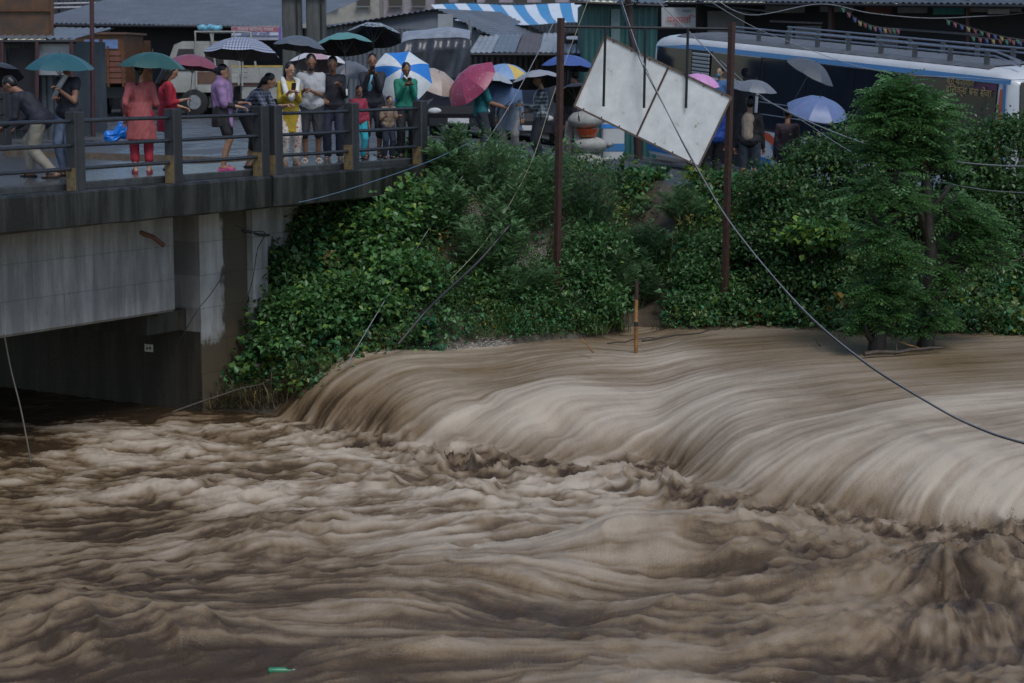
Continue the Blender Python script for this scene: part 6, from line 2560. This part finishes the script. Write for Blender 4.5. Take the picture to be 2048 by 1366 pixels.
e, arm, k = person('woman in purple shawl, black shorts and pink slippers in profile', on_bridge(447, 340, .42), R(-88), 1.58, 1, head=(5, 0, -8),
                   hands=((-.12, .32, 1.08), (.14, .30, 1.02)), top=tx, sleeve=.8, bottom=C((.018, .018, .02)), bottom_len=.36, hair='bun', shoes=C((.75, .10, .33)), shawl=C((.26, .16, .32)), dress=(.70, .2, .17))
UC = checked('navy check', (.09, .10, .16), (.40, .43, .52), 13.0)
umbrella('navy and white checked umbrella over the woman in the purple shawl', P(484, 75, e.location.y + .3), .60, (.02, .16, 1), UC, .86)
PL = checked('plaid shirt', (.012, .016, .03), (.22, .25, .32), 17.0, axes='XZ')
e, arm, k = person('person in navy checked shirt leaning over the railing', on_bridge(502, 338, .55), R(-108), 1.62, 1, lean=.72, crouch=.03, head=(5, 0, 20),
                   hands=((-.16, .58, 1.0), (.10, .60, 1.0)), top=PL, sleeve=.85, bottom=C((.016, .017, .02)), bottom_len=.68, hair='tied', shoes=C(BLACK))


def floral(name):
    return speckle(name, (.62, .60, .56), (.42, .04, .05), 26, .56, .60, (.5, .5, .48))


def scarf(e, J):
    q = MB()
    q.tube([J['up'](-.10, -.06, 1.44), J['up'](-.13, .10, 1.40), J['up'](-.08, .19, 1.22), J['up'](.02, .21, 1.10), J['up'](.10, .19, 1.18), J['up'](.12, .12, 1.38), J['up'](.09, -.06, 1.45)],
           [.035, .045, .055, .06, .055, .045, .035], 10)
    q.build('scarf', C((.62, .62, .60)), e, smooth=True)


e, arm, k = person('woman in mustard yellow tunic and floral trousers photographing with her phone', on_bridge(580, 330, .42), R(-158), 1.60, 1, head=(10, 0, 22),
                   hands=((-.04, .30, 1.20), (.10, .30, 1.20)), top=C((.42, .30, .025)), sleeve=.85, dress=(.55, .21, .18), bottom=floral('floral trousers'), bottom_len=.95, hair='tied', shoes=C((.3, .2, .15)), extra=scarf, girth=.98)
phone('phone held up by the woman in mustard yellow', e, (.03, .40, 1.30))
e, arm, k = person('bearded man in light grey T-shirt and dark shorts looking down', on_bridge(624, 326, .62), R(-175), 1.74, 2, head=(24, 0, 8),
                   hands=((-.02, .26, 1.12), (.10, .24, 1.14)), top=C((.40, .41, .43)), sleeve=.5, bottom=C((.02, .022, .03)), bottom_len=.55, hair='short', shoes=C((.5, .5, .48)), girth=1.08,
                   extra=lambda e, J: MB().ball(J['H'](0, .075, .035), (.05, .035, .035)).build('beard', M_HAIR, e, smooth=True))
umbrella('dark grey umbrella held by the bearded man', P(603, 72, e.location.y + .2), .46, (.12, .14, 1), fabric('slate', (.10, .115, .14), (.05, .055, .065)), .9)
e, arm, k = person('man in black shirt and dark trousers holding the pale handled umbrella', on_bridge(668, 322, .75), R(-178), 1.70, 2, head=(20, 0, 0),
                   hands=((-.12, .24, 1.22), (.14, .16, 1.0)), top=C((.02, .02, .028)), sleeve=.95, bottom=C((.018, .022, .045)), hair='short', shoes=C((.12, .11, .11)))
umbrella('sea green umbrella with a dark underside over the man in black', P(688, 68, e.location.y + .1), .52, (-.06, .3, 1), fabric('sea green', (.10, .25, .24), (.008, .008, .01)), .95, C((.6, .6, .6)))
umbrella('pink and white umbrella behind the bearded man', P(640, 104, e.location.y + 2.2), .55, (.05, .25, 1), [fabric('pink white', (.45, .30, .34)), fabric('off white', (.6, .58, .6))], .9)
umbrella('plain grey umbrella low behind the man in black', P(704, 124, e.location.y + 2.0), .42, (.2, -.25, 1), fabric('mid grey', (.13, .14, .16)), .9)
person('child in red top and bright blue trousers half hidden behind the railing post', on_bridge(718, 318, .6), R(-150), 1.22, 2, head=(10, 0, 0), top=C((.30, .03, .06)), sleeve=.8,
       bottom=C((.03, .36, .45)), hair='tied', shoes=C(BLACK))
e, arm, k = person('smiling man in open dark jacket over a light blue T-shirt', on_bridge(746, 318, .78), R(-172), 1.74, 2, head=(5, 0, 0),
                   hands=((-.03, .28, 1.34), (.08, .28, 1.36)), top=C((.018, .02, .03)), sleeve=1, bottom=C((.016, .017, .024)), bottom_len=.62, shoes=C((.03, .03, .035)), girth=1.12,
                   extra=lambda e, J: MB().ball(J['up'](.02, .06, 1.17), (.10, .09, .22), 12, 10).build('shirt_front', C((.16, .42, .55)), e, smooth=True))
phone('phone held in front of the man in the dark jacket', e, (.02, .37, 1.43))
umbrella('patterned dark umbrella with a black underside over the man in the open jacket', P(750, 50, e.location.y + .35), .50, (.05, .42, 1),
         speckle('pattern', (.07, .09, .11), (.36, .40, .42), 9, .46, .58, (.006, .006, .008)), .9)
person('small child in tan shirt and white sleeves holding the rail', on_bridge(776, 314, .45), R(-150), 1.05, 1, lean=.2, hands=((-.2, .3, 1.15), (.2, .3, 1.15)), top=C((.26, .19, .14)), sleeve=.5,
       bottom=C((.02, .026, .05)), shoes=C(BLACK), hair='short')
e, arm, k = person('boy in green track jacket and black trousers holding up a phone', on_bridge(812, 312, .42), R(-165), 1.60, 2, head=(22, 0, 0),
                   hands=((-.05, .24, 1.28), (.07, .25, 1.26)), top=C((.012, .19, .13)), sleeve=1, bottom=C((.016, .017, .022)), shoes=C((.04, .035, .03)),
                   extra=lambda e, J: (MB().tube([J['up'](-.05, .10, 1.46), J['up'](0, .135, 1.40), J['up'](.05, .10, 1.46)], .022, 6).build('collar', C((.6, .6, .58)), e)))
phone('phone held low by the boy in green', e, (.0, .33, 1.36))
BW = [fabric('bright blue', (.025, .20, .60), (.02, .12, .4)), fabric('white', (.62, .66, .68), (.4, .43, .45))]
umbrella('big blue and white segmented umbrella behind the boy in green', P(806, 136, e.location.y + .55), .56, (.14, -.80, .58), BW, .8, roll=.25)
st_ = wpt(e, (-.14, .16, .86))
ob = MB().tube([Vector((0, 0, 0)), Vector((.0, .0, -.45)), Vector((.01, 0, -.82))], [.016, .02, .014], 8).build('walking_stick', mat('varnished wood', (.35, .11, .03), .35, scale=9), smooth=True)
ob.location = st_
tag(ob, 'orange brown wooden stick hanging beside the boy in green', 'stick')
umbrella('beige umbrella behind the last railing post', P(878, 145, 37.5), .50, (.35, -.35, .8), fabric('beige', (.40, .33, .28), (.28, .23, .2)), .8)

# ---- on the road behind the shrubs
e, arm, k = person('man in teal T-shirt looking at his phone behind the feathery shrubs', on_road(962, 37.2), R(-82), 1.68, 2, lean=.1, head=(22, 0, 0),
                   hands=((-.10, .40, 1.02), (.12, .38, 1.00)), top=C((.015, .17, .19)), sleeve=.5, bottom=C((.03, .035, .05)), shoes=C(BLACK), girth=1.08)
phone('pale phone in the hand of the man in teal', e, (.0, .50, 1.06), R(40))
umbrella('maroon spotted umbrella tilted behind the man in teal', P(927, 150, e.location.y - .15), .56, (-.55, -.42, .62), speckle('maroon spots', (.30, .045, .10), (.55, .35, .4), 13, .60, .68, (.16, .03, .05), (1, 1, 2.5)), .8)
e, arm, k = person('person in pale blue grey raincoat behind the man in teal', on_road(1020, 38.6), R(170), 1.70, 1, head=(10, 0, 0), top=C((.17, .22, .30), .35), sleeve=1, dress=(.55, .24, .2),
                   bottom=C((.32, .30, .28)), bottom_len=.9, shoes=C(BLACK))
umbrella('light blue umbrella with a yellow panel beside the maroon one', P(1012, 128, 38.4), .48, (.05, -.15, 1), [fabric('light blue', (.20, .32, .52))] * 7 + [fabric('yellow', (.62, .45, .12))], .8)
umbrella('silver grey umbrella low between the maroon and light blue ones', P(985, 142, 37.9), .45, (.15, .1, 1), fabric('silver', (.36, .40, .45), (.10, .12, .15)), .7)
umbrella('blue translucent umbrella hanging low behind the man in teal', P(1003, 165, 38.0), .44, (.1, -.6, .75), fabric('washed blue', (.10, .17, .32)), .7)
PL2 = checked('green check shirt', (.015, .02, .03), (.20, .25, .27), 14.0, axes='XZ')
e, arm, k = person('man in green checked shirt over white T-shirt facing left', on_road(1082, 37.4), R(98), 1.70, 1, head=(10, 0, 0), hands=((-.05, .34, 1.12), (.16, .22, 1.0)), top=PL2, sleeve=.9,
                   bottom=C((.02, .022, .03)), shoes=C(BLACK),
                   extra=lambda e, J: MB().ball(J['up'](.0, .07, 1.18), (.07, .085, .22), 12, 10).build('shirt_front', C((.5, .5, .54)), e, smooth=True))
umbrella('grey umbrella with a black underside over the checked shirt man', P(1072, 142, e.location.y), .50, (-.12, .28, 1), fabric('pearl grey', (.30, .31, .34), (.01, .01, .012)), .8)
e, arm, k = person('person in black behind the first sign post', on_road(1152, 38.4), R(150), 1.70, 2, head=(10, 0, 0), top=C((.014, .014, .018)), sleeve=1, bottom=C((.3, .26, .26)), shoes=C(BLACK))
umbrella('royal blue umbrella with a black underside behind the first sign post', P(1138, 110, e.location.y), .56, (.05, .12, 1), fabric('royal blue', (.055, .10, .30), (.006, .006, .012)), .8)
umbrella('black umbrella with a white rim left of the tilted board', P(1150, 172, 36.6), .45, (-.1, .45, .9), fabric('black', (.02, .02, .024), (.01, .01, .012)), .6)
e, arm, k = person('person in bright blue jacket and black jeans beside the second sign post', on_road(1428, 37.0), R(20), 1.70, 2, top=C((.012, .05, .26)), sleeve=1, bottom=C((.014, .015, .02)), shoes=C(BLACK))
umbrella('pink umbrella peeping over the upper edge of the board', P(1401, 148, 39.5), .42, (.1, -.2, 1), fabric('pink', (.62, .30, .56)), .8)
e, arm, k = person('passenger with a blue face mask standing in the bus doorway', BUSM @ Vector(((dx0 + dx1) / 2, .0, .95)) + Vector((-.28, -.2, .05)), R(150), 1.62, 1, top=C((.05, .13, .3)), sleeve=1, bottom=C((.12, .08, .05)), shoes=C(BLACK),
                   extra=lambda e, J: MB().ball(J['H'](0, .075, .06), (.06, .045, .045)).build('face_mask', C((.06, .2, .3)), e, smooth=True))


def beige_back(e, J):
    q = MB()
    cap(q, J['up'](-.03, -.045, 1.3), J['up'](-.03, -.03, .98), .125, .125)
    fuse(q, 'back_panel', C((.33, .26, .20)), e, .014, None, .003)


e, arm, k = person('man in black and beige jacket and grey shorts under the grey umbrella', on_road(1500, 37.2), R(-8), 1.74, 2, top=C((.014, .014, .018)), sleeve=1, bottom=C((.07, .08, .11)), bottom_len=.55, shoes=C(BLACK), extra=beige_back)
umbrella('grey umbrella beside the second sign post', P(1513, 160, e.location.y), .42, (.1, -.1, 1), fabric('gunmetal', (.15, .165, .19), (.05, .055, .06)), .8)
e, arm, k = person('person in dark maroon jacket under the tilted dark umbrella', on_road(1575, 37.5), R(-15), 1.62, 2, top=C((.05, .03, .04)), sleeve=1, bottom=C((.05, .05, .06)), shoes=C(BLACK), hair='cap', girth=1.12)
umbrella('dark grey umbrella tilted high in front of the bus windows', P(1632, 124, 38.0), .52, (.42, -.18, .8), fabric('charcoal', (.075, .085, .10), (.012, .012, .014)), .9)
umbrella('blue grey umbrella above the bushes right of the maroon jacket', P(1640, 196, 36.6), .58, (.12, -.32, .9), fabric('steel blue', (.13, .18, .34)), .8)
umbrella('dark umbrella with a white rib cut by the left edge', P(-18, 128, 31.5), .50, (-.15, .35, 1), fabric('dull black', (.03, .028, .03), (.012, .01, .012)), .8)

bake_people()
